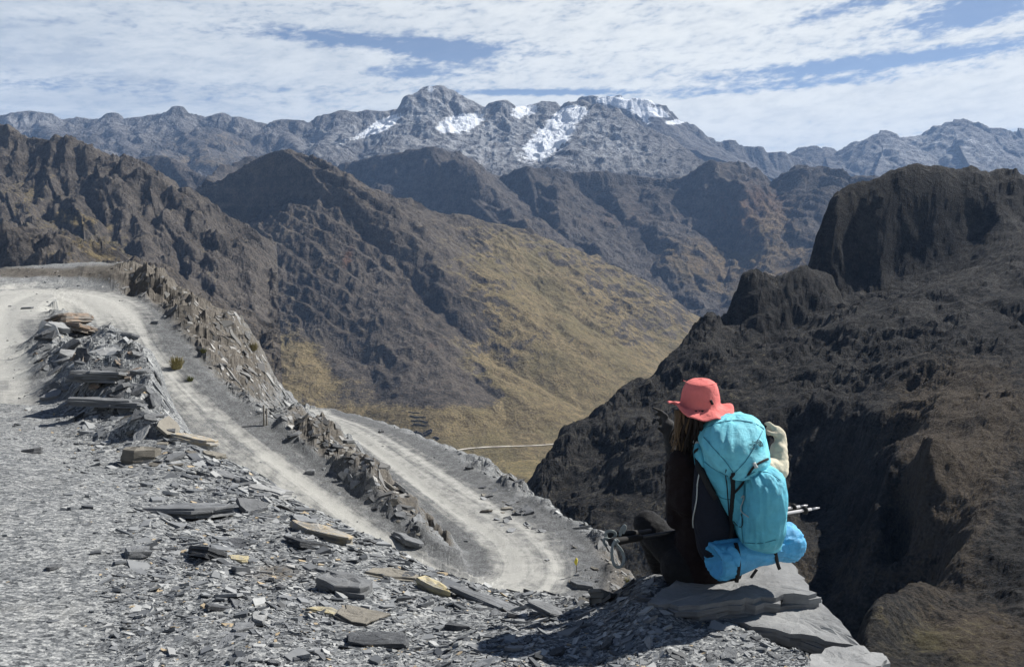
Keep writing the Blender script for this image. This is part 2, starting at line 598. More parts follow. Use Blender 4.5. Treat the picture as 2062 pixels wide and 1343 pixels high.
# ---- glaciated dome behind the main massif
def snow_dome():
    X, Y = polar_grid(1120, 1660, 7300, 9000, 330, 130)
    ridges = [([(1130, 245, 8200), (1165, 200, 8200), (1178, 190, 8100), (1190, 187, 8100), (1215, 190, 8100), (1240, 187, 8100), (1258, 194, 8000), (1275, 192, 8000), (1300, 195, 8000), (1330, 207, 8000), (1342, 217, 8000), (1350, 235, 8000),
                (1362, 246, 7950), (1380, 252, 7950), (1405, 258, 7900), (1425, 270, 7900), (1445, 286, 7900), (1468, 276, 7900), (1482, 288, 7900), (1525, 290, 7900), (1545, 300, 7900), (1570, 298, 7900), (1600, 310, 7900), (1660, 330, 7900)],
               [(300, 200), (900, 700)], [(60, 90), (230, 300), (500, 470), (1500, 1000)]),
              ([(1405, 258, 7900), (1420, 300, 7500)], [(200, 170), (600, 400)], [(150, 150), (600, 450)])]
    Z = ridge_surface(X, Y, ridges, 51, (35, 300), (40, 110), lift=55)
    Z += (0.3 + 0.7 * sstep(0, 120, RIDGE_D[0])) * 38 * (ridged(X / 260, Y / 260, 5, 0.55, seed=52) - 0.3)

    def masks(X, Y, Z, PX, PY, nz):
        sn = 1.0 * soft_poly(PX, PY, 1232, 203, 40, 9, 5) + 0.95 * soft_poly(PX, PY, 1312, 200, 32, 7, 12) + 0.55 * soft_poly(PX, PY, 1285, 218, 55, 22, 10)
        sn += 0.8 * soft_poly(PX, PY, 1325, 228, 24, 8, 10) + 0.85 * soft_poly(PX, PY, 1358, 247, 22, 6, -5) + 0.5 * soft_poly(PX, PY, 1300, 240, 22, 10, 60)
        return {'snow': sn, 'grass': 0 * X}
    tag(finish('snowy_mountain', X, Y, Z, mat_far, masks), 'snow capped dome standing behind the grey massif')


snow_dome()


# ---- main massif and the long crest to its left
def massif():
    X, Y = polar_grid(-160, 1800, 4300, 7000, 740, 205, 1.0)
    back = [(300, 260), (900, 800)]
    f1 = [(50, 60), (250, 210), (700, 430), (1500, 760), (2600, 1000)]
    fp = [(60, 70), (350, 330), (900, 640), (2000, 1080)]
    steep_l = [(80, 90), (300, 220), (800, 420)]
    steep_r = [(60, 95), (300, 250), (800, 460)]
    soft = [(200, 100), (700, 330)]
    ridges = [
        ([(-170, 236, 6200), (-60, 232, 6200), (20, 232, 6100), (60, 223, 6100), (100, 227, 6100), (125, 240, 6150), (165, 236, 6200), (205, 238, 6200), (228, 226, 6200), (250, 239, 6200), (330, 228, 6250), (348, 222, 6250), (360, 213, 6250), (376, 226, 6250),
          (400, 236, 6250), (445, 228, 6300), (470, 235, 6300), (500, 240, 6300), (538, 247, 6350), (560, 240, 6350), (595, 240, 6350), (620, 246, 6350), (650, 233, 6400), (690, 223, 6400), (725, 226, 6450), (745, 220, 6450), (765, 224, 6450), (800, 219, 6500)], back, f1),
        ([(795, 242, 6350), (815, 210, 6380), (832, 190, 6400), (850, 186, 6420), (860, 176, 6440), (868, 170, 6450), (874, 177, 6450), (884, 169, 6480), (905, 177, 6500), (940, 194, 6550), (985, 216, 6600), (1010, 236, 6650)], back, fp),
        ([(968, 236, 6250), (980, 222, 6280), (990, 199, 6300), (1014, 196, 6320), (1024, 208, 6340), (1060, 206, 6500), (1088, 201, 6480), (1098, 197, 6470), (1112, 200, 6480), (1116, 210, 6500), (1140, 214, 6560), (1168, 210, 6550)], back, [(35, 80), (160, 190), (600, 400), (1800, 900)]),
        ([(1165, 214, 6520), (1172, 190, 6500), (1182, 194, 6450), (1195, 202, 6400), (1220, 208, 6350), (1250, 224, 6250), (1300, 254, 6100), (1350, 288, 5950), (1400, 316, 5800), (1450, 333, 5650), (1500, 348, 5500), (1560, 366, 5300), (1640, 390, 5100)], [(300, 200), (900, 600)], [(120, 100), (600, 380), (1600, 800)]),
        ([(862, 180, 6440), (850, 225, 6150), (800, 262, 5850), (745, 300, 5500), (700, 335, 5100)], soft, steep_r),
        ([(940, 194, 6550), (930, 226, 6250), (900, 262, 5900), (890, 300, 5500)], soft, soft),
        ([(1002, 197, 6310), (1006, 232, 6150), (1030, 262, 5950), (1060, 282, 5750), (1075, 320, 5300)], steep_l, steep_r),
        ([(1098, 198, 6470), (1100, 232, 6250), (1092, 250, 6150)], steep_l, steep_r),
        ([(1172, 258, 5750), (1165, 262, 5700), (1150, 290, 5450), (1120, 318, 5200), (1085, 345, 4900)], [(100, 90), (500, 300)], [(80, 90), (500, 330)]),
        ([(360, 213, 6250), (372, 245, 5900), (410, 275, 5500), (430, 310, 5000)], soft, steep_r),
        ([(228, 226, 6200), (250, 260, 5800), (270, 290, 5300)], soft, steep_r),
        ([(90, 226, 6100), (110, 255, 5700), (160, 285, 5200)], soft, steep_r),
        ([(560, 241, 6350), (600, 275, 5900), (640, 305, 5400), (660, 340, 4900)], soft, steep_r),
        ([(690, 223, 6400), (680, 255, 6050), (640, 285, 5600)], soft, steep_r)]
    Z = ridge_surface(X, Y, ridges, 61, (60, 420), (95, 150), lift=50)
    Z += (0.3 + 0.7 * sstep(0, 160, RIDGE_D[0])) * 40 * (ridged(X / 420, Y / 420, 5, 0.55, seed=62) - 0.3) + (0.2 + 0.8 * sstep(0, 140, RIDGE_D[0])) * 34 * (ridged(X / 110, Y / 110, 4, 0.55, seed=64) - 0.3)
    Z = np.maximum(Z, -250 + 70 * ridged(X / 500, Y / 500, 5, seed=65))

    def masks(X, Y, Z, PX, PY, nz):
        sn = 1.25 * soft_poly(PX, PY, 925, 249, 44, 15, -14) + 1.1 * soft_poly(PX, PY, 770, 252, 36, 11, -28) + 0.9 * soft_poly(PX, PY, 1055, 222, 30, 16, -18)
        sn += 1.05 * soft_poly(PX, PY, 1125, 258, 52, 22, -42) + 0.8 * soft_poly(PX, PY, 1150, 228, 30, 12, -10) + 0.5 * soft_poly(PX, PY, 1090, 300, 60, 26, -30)
        sn += 0.22 * soft_poly(PX, PY, 1010, 285, 210, 55) * sstep(0.2, 0.7, nz) + 0.4 * soft_poly(PX, PY, 700, 285, 90, 12, -25) + 0.6 * soft_poly(PX, PY, 868, 180, 14, 10)
        sn += 0.16 * soft_poly(PX, PY, 900, 215, 90, 35) + 0.3 * soft_poly(PX, PY, 60, 245, 60, 14) + 0.16 * soft_poly(PX, PY, 1160, 330, 110, 30, -20) + 0.1 * soft_poly(PX, PY, 1300, 290, 120, 30, 30)
        gr = 0.42 * soft_poly(PX, PY, 420, 290, 200, 36) + 0.5 * soft_poly(PX, PY, 400, 330, 90, 15)
        du = np.clip(0.85 * soft_poly(PX, PY, 1000, 285, 230, 70) + 0.6 * soft_poly(PX, PY, 900, 210, 100, 45) + 0.5 * soft_poly(PX, PY, 1230, 280, 140, 50, 30) + 0.45 * soft_poly(PX, PY, 720, 265, 110, 30, -20) + 0.4 * soft_poly(PX, PY, 60, 245, 90, 18) + 0.25 * soft_poly(PX, PY, 350, 240, 200, 20), 0, 0.8) * sstep(0.15, 0.6, nz)
        return {'snow': sn, 'grass': gr, 'dusting': du}
    tag(finish('grey_massif', X, Y, Z, mat_far, masks), 'grey rocky massif with snow patches under its notched summit')


massif()


# ---- dark ridges in the middle distance
def dark_ridge():
    X, Y = polar_grid(600, 1840, 2700, 4700, 540, 205)
    back = [(300, 220), (900, 600)]
    fr = [(40, 70), (250, 340), (700, 590), (1800, 950)]
    frs = [(40, 60), (220, 260), (700, 480), (1500, 720)]
    cl_r = [(20, 75), (110, 270), (230, 400), (700, 620)]    # cliff on the shaded left side of a spur
    cl_l = [(150, 70), (500, 300), (1000, 560)]
    ridges = [
        ([(600, 352, 4250), (650, 342, 4250), (700, 326, 4200), (770, 309, 4150), (830, 300, 4050), (868, 291, 4000), (880, 296, 4000), (905, 322, 4050), (960, 342, 4150), (1010, 352, 4200), (1040, 346, 4150), (1050, 336, 4050), (1062, 332, 4000), (1090, 341, 4050),
          (1140, 344, 4100), (1200, 342, 4100), (1275, 350, 4150), (1335, 358, 4150), (1380, 352, 4120), (1408, 340, 4060), (1424, 327, 4010), (1431, 318, 3990), (1440, 327, 4000), (1466, 346, 4060), (1500, 358, 4110), (1560, 364, 4050), (1590, 344, 3950), (1612, 334, 3900), (1640, 334, 3900),
          (1662, 350, 3900), (1690, 356, 3850), (1730, 384, 3750), (1800, 430, 3600), (1900, 480, 3500)], back, fr),
        ([(868, 291, 4000), (884, 320, 3880), (915, 352, 3760), (950, 388, 3620), (975, 410, 3500), (1005, 440, 3360), (1060, 480, 3200)], cl_l, cl_r),
        ([(1062, 332, 4000), (1078, 360, 3850), (1085, 392, 3720), (1090, 420, 3600), (1140, 470, 3380)], cl_l, cl_r),
        ([(1431, 319, 3990), (1446, 352, 3880), (1456, 392, 3760), (1462, 430, 3660), (1478, 462, 3560), (1492, 492, 3470), (1470, 530, 3350), (1452, 570, 3220), (1440, 620, 3080), (1430, 680, 2900)], cl_l, cl_r),
        ([(1628, 333, 3900), (1622, 380, 3760), (1600, 430, 3600), (1560, 480, 3450), (1530, 540, 3250), (1490, 600, 3050), (1470, 680, 2850)], cl_l, [(60, 60), (400, 280), (900, 520)]),
        ([(1690, 356, 3850), (1700, 400, 3700), (1680, 460, 3500), (1650, 520, 3300)], cl_l, cl_r),
        ([(1384, 535, 3260), (1392, 556, 3200), (1402, 580, 3130), (1408, 604, 3060)], [(60, 40), (300, 200)], [(18, 50), (60, 110), (300, 230)]),
        ([(1240, 346, 4100), (1280, 420, 3700), (1300, 480, 3450), (1330, 540, 3200), (1370, 600, 2980)], [(200, 110), (700, 420)], [(60, 90), (300, 300), (700, 480)])]
    Z = ridge_surface(X, Y, ridges, 71, (45, 330), (52, 105), lift=58)
    Z += (0.25 + 0.75 * sstep(0, 110, RIDGE_D[0])) * 26 * (ridged(X / 240, Y / 240, 5, 0.55, seed=72) - 0.3) + (0.2 + 0.8 * sstep(0, 100, RIDGE_D[0])) * 20 * (ridged(X / 70, Y / 70, 4, 0.55, seed=74) - 0.3)
    crest_ = 0.2 + 0.8 * sstep(0, 100, RIDGE_D[0])
    bed = Z / 42.0 + X / 140.0 + 0.9 * fbm(X / 300, Y / 300, 3, seed=75)
    Z += crest_ * 3.0 * (np.abs((bed % 1.0) - 0.5) * 2 - 0.5)
    Z = np.maximum(Z, -440)

    def masks(X, Y, Z, PX, PY, nz):
        gr = 0.75 * soft_poly(PX, PY, 1560, 520, 110, 90, 40) + 0.8 * soft_poly(PX, PY, 1410, 540, 110, 60, 20) + 0.4 * soft_poly(PX, PY, 1060, 470, 120, 60) + 0.25 * soft_poly(PX, PY, 1560, 420, 90, 60)
        return {'grass': gr * sstep(0.35, 0.8, nz), 'soil': 0.75 * soft_poly(PX, PY, 1530, 430, 100, 80) * sstep(0.3, 0.7, nz) + 0.4 * soft_poly(PX, PY, 1250, 430, 200, 80), 'snow': 0 * X}
    tag(finish('dark_ridge', X, Y, Z, mat_mid, masks), 'dark bladed ridge with two shaded pyramids in the middle distance')


dark_ridge()


def small_hills():
    X, Y = polar_grid(240, 640, 2900, 4000, 230, 110)
    back = [(300, 250), (900, 600)]
    fr = [(30, 50), (150, 190), (600, 460)]
    ridges = [([(250, 320, 3500), (280, 317, 3500), (330, 314, 3500), (352, 318, 3480), (380, 335, 3400), (410, 352, 3350), (436, 362, 3350)], back, fr),
              ([(385, 385, 3150), (420, 350, 3250), (448, 330, 3350), (462, 336, 3380), (480, 322, 3420), (503, 315, 3450), (560, 318, 3500), (640, 330, 3500)], back, fr),
              ([(352, 318, 3480), (385, 345, 3300), (400, 380, 3100)], [(200, 110), (600, 330)], [(30, 60), (150, 200)])]
    Z = ridge_surface(X, Y, ridges, 81, (40, 250), (30, 90), lift=36)
    Z += 28 * (ridged(X / 200, Y / 200, 5, 0.55, seed=82) - 0.3)
    Z = np.maximum(Z, -330)
    tag(finish('dark_hill', X, Y, Z, mat_mid, lambda X, Y, Z, PX, PY, nz: {'grass': 0.25 + 0 * X, 'snow': 0 * X}), 'low dark hills in the gap behind the brown mountain')


small_hills()


def floor_z(X, Y):
    return -402 + 10 * fbm(X / 260, Y / 260, 4, seed=96) + 0.05 * np.maximum(Y - 1700, 0) + 0.16 * np.maximum(1180 - Y, 0)


# ---- the brown grassy mountain in the centre
def brown_mountain():
    X, Y = polar_grid(360, 1480, 1330, 3000, 540, 350, 1.0)
    back = [(200, 160), (900, 500)]
    cliff = [(12, 6), (20, 50), (36, 150), (56, 245), (96, 270), (450, 460), (1200, 800)]
    fr = [(40, 26), (160, 84), (600, 400), (1000, 600)]
    frs = [(60, 40), (500, 330), (1000, 560)]
    rib_l = [(16, 20), (60, 70), (150, 130), (400, 300)]
    rib_r = [(8, 34), (30, 80), (120, 140), (500, 380)]
    spl = [(120, 40), (400, 220), (900, 520)]
    spr = [(50, 24), (180, 100), (400, 250), (800, 520)]
    spn = [(50, 10), (160, 54), (320, 170), (600, 380)]
    ridges = [
        ([(330, 470, 2280), (395, 430, 2300), (415, 402, 2305), (440, 378, 2310), (470, 352, 2315), (500, 334, 2315), (530, 318, 2300), (560, 309, 2285), (574, 307, 2275), (590, 316, 2255), (612, 330, 2225), (632, 344, 2200), (650, 372, 2170), (680, 402, 2140), (700, 436, 2105)], [(14, 3), (120, 46), (400, 220), (900, 500)], cliff),
        ([(672, 352, 2300), (690, 372, 2270), (712, 400, 2245), (735, 440, 2215)], rib_l, rib_r),
        ([(735, 372, 2340), (756, 400, 2300), (770, 430, 2265)], rib_l, rib_r),
        ([(668, 352, 2300), (690, 358, 2310), (735, 372, 2340), (790, 388, 2380), (850, 412, 2420), (920, 424, 2480), (985, 438, 2540), (1050, 458, 2580), (1130, 488, 2640), (1180, 508, 2680), (1230, 536, 2740), (1280, 570, 2800), (1340, 624, 2860), (1400, 690, 2900), (1440, 740, 2950)], back, fr),
        ([(800, 392, 2380), (815, 420, 2300), (822, 445, 2260), (830, 470, 2200)], rib_l, rib_r),
        # long spur running down to the valley, with the shaded nose at its end
        ([(712, 480, 2130), (740, 540, 2020), (770, 590, 1930), (820, 640, 1840), (850, 690, 1760), (862, 715, 1716), (870, 760, 1640)], spn, spn),
        ([(620, 480, 2120), (650, 560, 1990), (690, 620, 1890), (715, 665, 1830), (745, 690, 1790)], spn, spn),
        ([(612, 440, 2160), (620, 480, 2120), (640, 530, 2040), (655, 570, 1975)], spl, [(30, 46), (110, 130), (300, 250)]),
        ([(500, 430, 2180), (506, 470, 2130), (530, 540, 2030), (560, 610, 1920)], spl, [(30, 46), (90, 110), (300, 230)]),
        ([(745, 690, 1790), (790, 702, 1760), (850, 708, 1735), (900, 722, 1705), (925, 745, 1665)], [(60, 10), (300, 120)], [(20, 20), (70, 50), (200, 125)]),
        ([(630, 704, 1850), (665, 712, 1815), (700, 730, 1770)], [(40, 16), (200, 110)], [(16, 26), (60, 52), (200, 120)]),
        # ribs slanting down to the right
        ([(850, 412, 2420), (900, 490, 2280), (960, 560, 2160), (1010, 640, 2010), (1040, 720, 1860), (1020, 800, 1680)], [(160, 50), (400, 220), (900, 520)], [(120, 36), (300, 140), (700, 420)]),
        ([(985, 438, 2540), (1060, 530, 2380), (1130, 610, 2220), (1180, 700, 2030), (1190, 780, 1840)], [(160, 50), (400, 220), (900, 520)], [(140, 38), (300, 130), (700, 410)]),
        ([(1130, 488, 2640), (1200, 570, 2500), (1270, 650, 2350), (1300, 720, 2180), (1290, 780, 2000)], [(160, 50), (400, 220), (900, 520)], [(140, 38), (300, 130), (700, 410)]),
        # rubble gully side at the far left
        ([(430, 500, 2080), (440, 560, 1990), (455, 620, 1900), (500, 670, 1830)], [(60, 20), (300, 140)], [(60, 30), (300, 180)])]
    Z = ridge_surface(X, Y, ridges, 91, (42, 190), (11, 46), lift=8)
    PX, PY = proj(X, Y, Z)
    grassy = np.clip(sstep(720, 980, PX + 0.4 * (PY - 500)) + sstep(640, 720, PY) * sstep(760, 640, PX), 0, 1)
    rel = sstep(-420, -250, Z) * (1 - 0.40 * grassy) * (0.3 + 0.7 * sstep(0, 60, RIDGE_D[0]))
    Z += rel * (22 * (ridged(X / 150, Y / 150, 5, 0.56, seed=92) - 0.3) + 10 * (ridged(X / 42, Y / 42, 4, 0.55, seed=93) - 0.3))
    # tilted beds: ribs sweep down to the right across the slope
    bed = (Z * 0.9 + X * 0.42 - Y * 0.10) / 30.0 + 0.9 * fbm(X / 130, Y / 130, 4, seed=94)
    saw = (bed % 1.0)
    Z += rel * 8.5 * (np.where(saw < 0.75, saw / 0.75, (1 - saw) / 0.25) - 0.5) * sstep(0.0, 0.5, 0.5 + fbm(X / 200, Y / 200, 3, seed=95))
    floor = floor_z(X, Y)
    k = 26.0
    Z = np.logaddexp(Z / k, floor / k) * k

    def masks(X, Y, Z, PX, PY, nz):
        gr = sstep(0.62, 0.9, nz) * (0.22 + 0.46 * sstep(640, 1150, PX) * sstep(380, 560, PY))
        gr += 0.9 * soft_poly(PX, PY, 600, 740, 95, 60, 20) + 0.9 * sstep(800, 850, PY) * sstep(500, 620, PX) + 0.6 * soft_poly(PX, PY, 1110, 620, 150, 80, 40) + 0.5 * soft_poly(PX, PY, 1060, 530, 90, 26, 35)
        gr += 0.5 * soft_poly(PX, PY, 1080, 770, 150, 60, 30)
        gr -= 0.85 * soft_poly(PX, PY, 860, 760, 70, 50, 30) + 0.6 * soft_poly(PX, PY, 690, 725, 45, 28) + 0.55 * soft_poly(PX, PY, 850, 600, 120, 50, 35) + 0.45 * soft_poly(PX, PY, 960, 800, 60, 30, 30)
        gr *= sstep(440, 540, PX + 0.15 * PY)
        return {'grass': gr, 'snow': 0 * X, 'soil': 0.7 * soft_poly(PX, PY, 700, 520, 14, 34, 15) + 0.5 * soft_poly(PX, PY, 860, 695, 40, 10)}
    tag(finish('brown_mountain', X, Y, Z, mat_brown, masks), 'brown mountain with a cliffed summit and long grassy flank in the centre')
    EX['brown'] = (X, Y, Z)


brown_mountain()


# ---- the mountain on the left
def left_mountain():
    X, Y = polar_grid(-170, 560, 620, 1750, 390, 260)
    back = [(200, 160), (900, 500)]
    fr = [(14, 16), (60, 62), (160, 130), (420, 310), (900, 560)]
    spl = [(30, 20), (150, 90), (400, 260)]
    spr = [(14, 30), (60, 80), (300, 210)]
    ridges = [
        ([(-230, 225, 1550), (-120, 235, 1530), (0, 240, 1500), (30, 246, 1490), (62, 258, 1480), (120, 254, 1470), (160, 264, 1460), (188, 276, 1440), (202, 292, 1430), (216, 306, 1420), (245, 312, 1410), (290, 330, 1390), (320, 345, 1380), (345, 362, 1370),
          (380, 388, 1350), (405, 405, 1330), (425, 440, 1300), (440, 490, 1270), (452, 560, 1220), (470, 640, 1150)], back, fr),
        ([(188, 276, 1440), (200, 330, 1360), (230, 390, 1290), (250, 450, 1230), (290, 500, 1180), (300, 560, 1110)], spl, spr),
        ([(62, 258, 1480), (80, 320, 1390), (120, 370, 1310), (160, 420, 1240), (170, 470, 1180), (150, 540, 1090)], spl, spr),
        ([(290, 330, 1390), (310, 400, 1310), (350, 450, 1250), (370, 500, 1200), (380, 570, 1120)], spl, spr),
        ([(360, 372, 1360), (400, 440, 1290), (420, 500, 1230), (410, 580, 1140)], spl, spr),
        ([(-40, 245, 1510), (-20, 330, 1360), (30, 400, 1240), (60, 450, 1160)], spl, spr),
        # nearer crag at the far left
        ([(-160, 440, 840), (-60, 425, 830), (0, 414, 820), (22, 420, 815), (40, 440, 800), (75, 470, 785), (100, 500, 770), (130, 545, 745), (160, 600, 720)], [(60, 30), (300, 150)], [(10, 20), (60, 70), (300, 210)])]
    Z = ridge_surface(X, Y, ridges, 101, (30, 130), (13, 40), lift=-4)
    Z += 20 * (ridged(X / 110, Y / 110, 5, 0.56, seed=102) - 0.3) + 8 * (ridged(X / 30, Y / 30, 4, 0.55, seed=103) - 0.3)
    bed = (Z * 0.5 + X * 0.8 - Y * 0.05) / 26.0 + 0.8 * fbm(X / 110, Y / 110, 4, seed=104)
    Z += 6.5 * (np.abs((bed % 1.0) - 0.5) * 2 - 0.5)
    Z = np.maximum(Z, -340)

    def masks(X, Y, Z, PX, PY, nz):
        gr = 0.3 * sstep(0.65, 0.9, nz) + 0.55 * soft_poly(PX, PY, 150, 445, 60, 16, 8) + 0.4 * soft_poly(PX, PY, 200, 500, 60, 34) + 0.25 * soft_poly(PX, PY, 60, 400, 80, 50)
        return {'grass': gr, 'snow': 0 * X, 'soil': 0.3 * soft_poly(PX, PY, 80, 420, 90, 60)}
    tag(finish('left_mountain', X, Y, Z, mat_left, masks), 'dark craggy mountain on the left above the road bend')


left_mountain()


# ---- grassy valley floor with the thin road
def valley():
    X, Y = polar_grid(380, 1560, 420, 1334, 260, 200)
    Z = floor_z(X, Y) + 0.6

    def masks(X, Y, Z, PX, PY, nz):
        return {'grass': 0.55 + 0.3 * sstep(930, 880, PY) + 0 * X, 'snow': 0 * X, 'soil': 0.3 + 0 * X}
    finish('valley_floor', X, Y, Z, mat_floor, masks)


valley()


def brown_z(x, y):
    X, Y, Z = EX['brown']
    u, D = X[0] / Y[0], Y[:, 0]
    if y < D[0]:
        return float(floor_z(np.array([x]), np.array([y]))[0]) + 0.6
    j = np.interp(x / y, u, np.arange(len(u))); i = np.interp(y, D, np.arange(len(D)))
    i0, j0 = min(int(i), len(D) - 2), min(int(j), len(u) - 2)
    fi, fj = i - i0, j - j0
    return float(Z[i0, j0] * (1 - fi) * (1 - fj) + Z[i0 + 1, j0] * fi * (1 - fj) + Z[i0, j0 + 1] * (1 - fi) * fj + Z[i0 + 1, j0 + 1] * fi * fj)


def valley_at(px, py):
    a, b = U(px, py, 1.0), U(px, py, 2.0)
    r = b - a
    for D in np.arange(1000, 2600, 3.0):
        x, z = r[0] * D, EYE + r[2] * D
        if z < brown_z(x, D):
            return np.array([x, D, brown_z(x, D)])
    return U(px, py, 1500)


def plain(name, c, rough=0.9, var=0.35, scale=6.0, bump_s=0.0, bump_d=0.01, spec=0.25):
    """A simple surface with a little tonal variation."""
    m, t, b = new_mat(name)
    co = t.node('ShaderNodeTexCoord').outputs['Object']
    n = t.noise(co, scale, 5, 0.6)
    f = t.maprange(n, 0.3, 0.7)
    col = t.mix(f, tuple(x * (1 - var) for x in c), tuple(min(1, x * (1 + var)) for x in c))
    t.l.new(col, b.inputs['Base Color'])
    b.inputs['Roughness'].default_value = rough
    b.inputs['Specular IOR Level'].default_value = spec
    if bump_s:
        bump(t, b, t.noise(co, scale * 4, 5, 0.6), bump_s, bump_d)
    return m


def valley_road():
    pts = [(862, 921), (885, 916), (905, 911), (940, 905), (980, 901), (1020, 899.5), (1060, 899), (1100, 897), (1130, 894), (1160, 890)]
    P = resample([valley_at(*p) for p in pts], 60)
    V, F = [], []
    for i, p in enumerate(P):
        tg = P[min(i + 1, 59)] - P[max(i - 1, 0)]
        n = np.array([-tg[1], tg[0]]); n /= np.linalg.norm(n)
        w = 2.4 + 0.6 * math.sin(i * 0.9)
        for k in (-1, 1):
            q = p[:2] + n * k * w
            V.append((q[0], q[1], max(brown_z(*q), p[2]) + 1.1))
        if i:
            F.append((2 * i - 2, 2 * i - 1, 2 * i + 1, 2 * i))
    o = np_mesh('road', np.array(V), np.array(F), plain('valley_road_dust', (0.42, 0.39, 0.33), scale=0.05))
    link(o)
    tag(o, 'thin pale road crossing the grassy valley floor', kind='structure')


valley_road()


def box_verts(c, ax, ay, az):
    c, ax, ay, az = map(np.array, (c, ax, ay, az))
    V = [c + sx * ax + sy * ay + sz * az for sz in (-1, 1) for sy in (-1, 1) for sx in (-1, 1)]
    F = [(0, 2, 3, 1), (4, 5, 7, 6), (0, 1, 5, 4), (2, 6, 7, 3), (0, 4, 6, 2), (1, 3, 7, 5)]
    return V, F


def wall_run(name, pts, h, w, mat, parent=None):
    V, F = [], []
    P = [valley_at(*p) for p in pts]
    for a, b in zip(P[:-1], P[1:]):
        n = max(2, int(np.linalg.norm(b - a) / 3.0))
        for k in range(n):
            q = a + (b - a) * (k + 0.5) / n
            d = (b - a)[:2]; L = np.linalg.norm(d) / n / 2; d = d / np.linalg.norm(d)
            hh = h * rng.uniform(0.45, 1.1)
            v, f = box_verts((q[0], q[1], brown_z(q[0], q[1]) + hh / 2), (d[0] * L * 1.02, d[1] * L * 1.02, 0), (-d[1] * w / 2 * rng.uniform(.8, 1.2), d[0] * w / 2, 0), (0, 0, hh / 2 + 0.3))
            F += [tuple(i + len(V) for i in ff) for ff in f]
            V += [tuple(x) for x in v]
    return link(np_mesh(name, np.array(V), np.array(F), mat), parent)


def ruins():
    m = plain('old_wall_stone', (0.055, 0.05, 0.045), scale=0.3)
    base = valley_at(845, 882)
    root = bpy.data.objects.new('stone_corral', None)
    root.location = base
    link(root)
    tag(root, 'roofless dark stone corral on the yellow valley floor', 'corral')
    for pts in ([(818, 881), (838, 870)], [(838, 870), (852, 878)], [(818, 881), (834, 890)], [(834, 890), (852, 878)], [(852, 877), (862, 868), (870, 868)], [(870, 868), (868, 873), (854, 879)]):
        o = wall_run('wall', pts, 3.2, 2.2, m)
        o.parent = root
        o.matrix_parent_inverse = Matrix.Translation(-Vector(base))
    root2 = wall_run('stone_ruin', [(872, 884), (878, 881), (884, 886)], 2.4, 2.2, m)
    tag(root2, 'small tumbled stone ruin right of the corral', 'ruin')
    for k, pts in enumerate(([(822, 831), (845, 834)], [(825, 839), (858, 842)], [(828, 847), (862, 850)], [(832, 855), (858, 858)])):
        o = wall_run('terrace_wall', pts, 0.9, 1.4, m)
        tag(o, ('topmost', 'second', 'third', 'lowest')[k] + ' of the four dark terrace walls above the corral', 'wall', 'old terrace walls on the valley slope')


ruins()


# ------------------------------------------------------------------ surfaces through surveyed points
class Survey:
    """Surface through points; each is given by its direction and distance, heights are interpolated over (direction, log distance)."""
    def __init__(self, c):
        self.P, self.V, self.c = [], [], c

    def world(self, x, y, z):
        self.P.append((x / y, math.log(y) * 0.55))
        self.V.append((z - EYE) / y)

    def px(self, px, py, D):
        x, y, z = U(px, py, D)
        self.world(x, y, z)
        return np.array([x, y, z])

    def fall(self, px, py, D, steps):
        """px point plus points behind it that drop away: steps of (factor on D, drop in metres)."""
        x, y, z = self.px(px, py, D)
        for f, dz in steps:
            self.world(x * f, y * f, z - dz)

    def fit(self, lam=2.5e-3):
        self.P = np.array(self.P); self.V = np.array(self.V)
        self.w = rbf_fit(self.P, self.V, self.c, lam)

    def __call__(self, X, Y):
        Q = np.stack([(X / Y).ravel(), (np.log(Y) * 0.55).ravel()], -1)
        e = rbf_eval(self.P, self.w, self.c, Q).reshape(X.shape)
        return EYE + e * Y


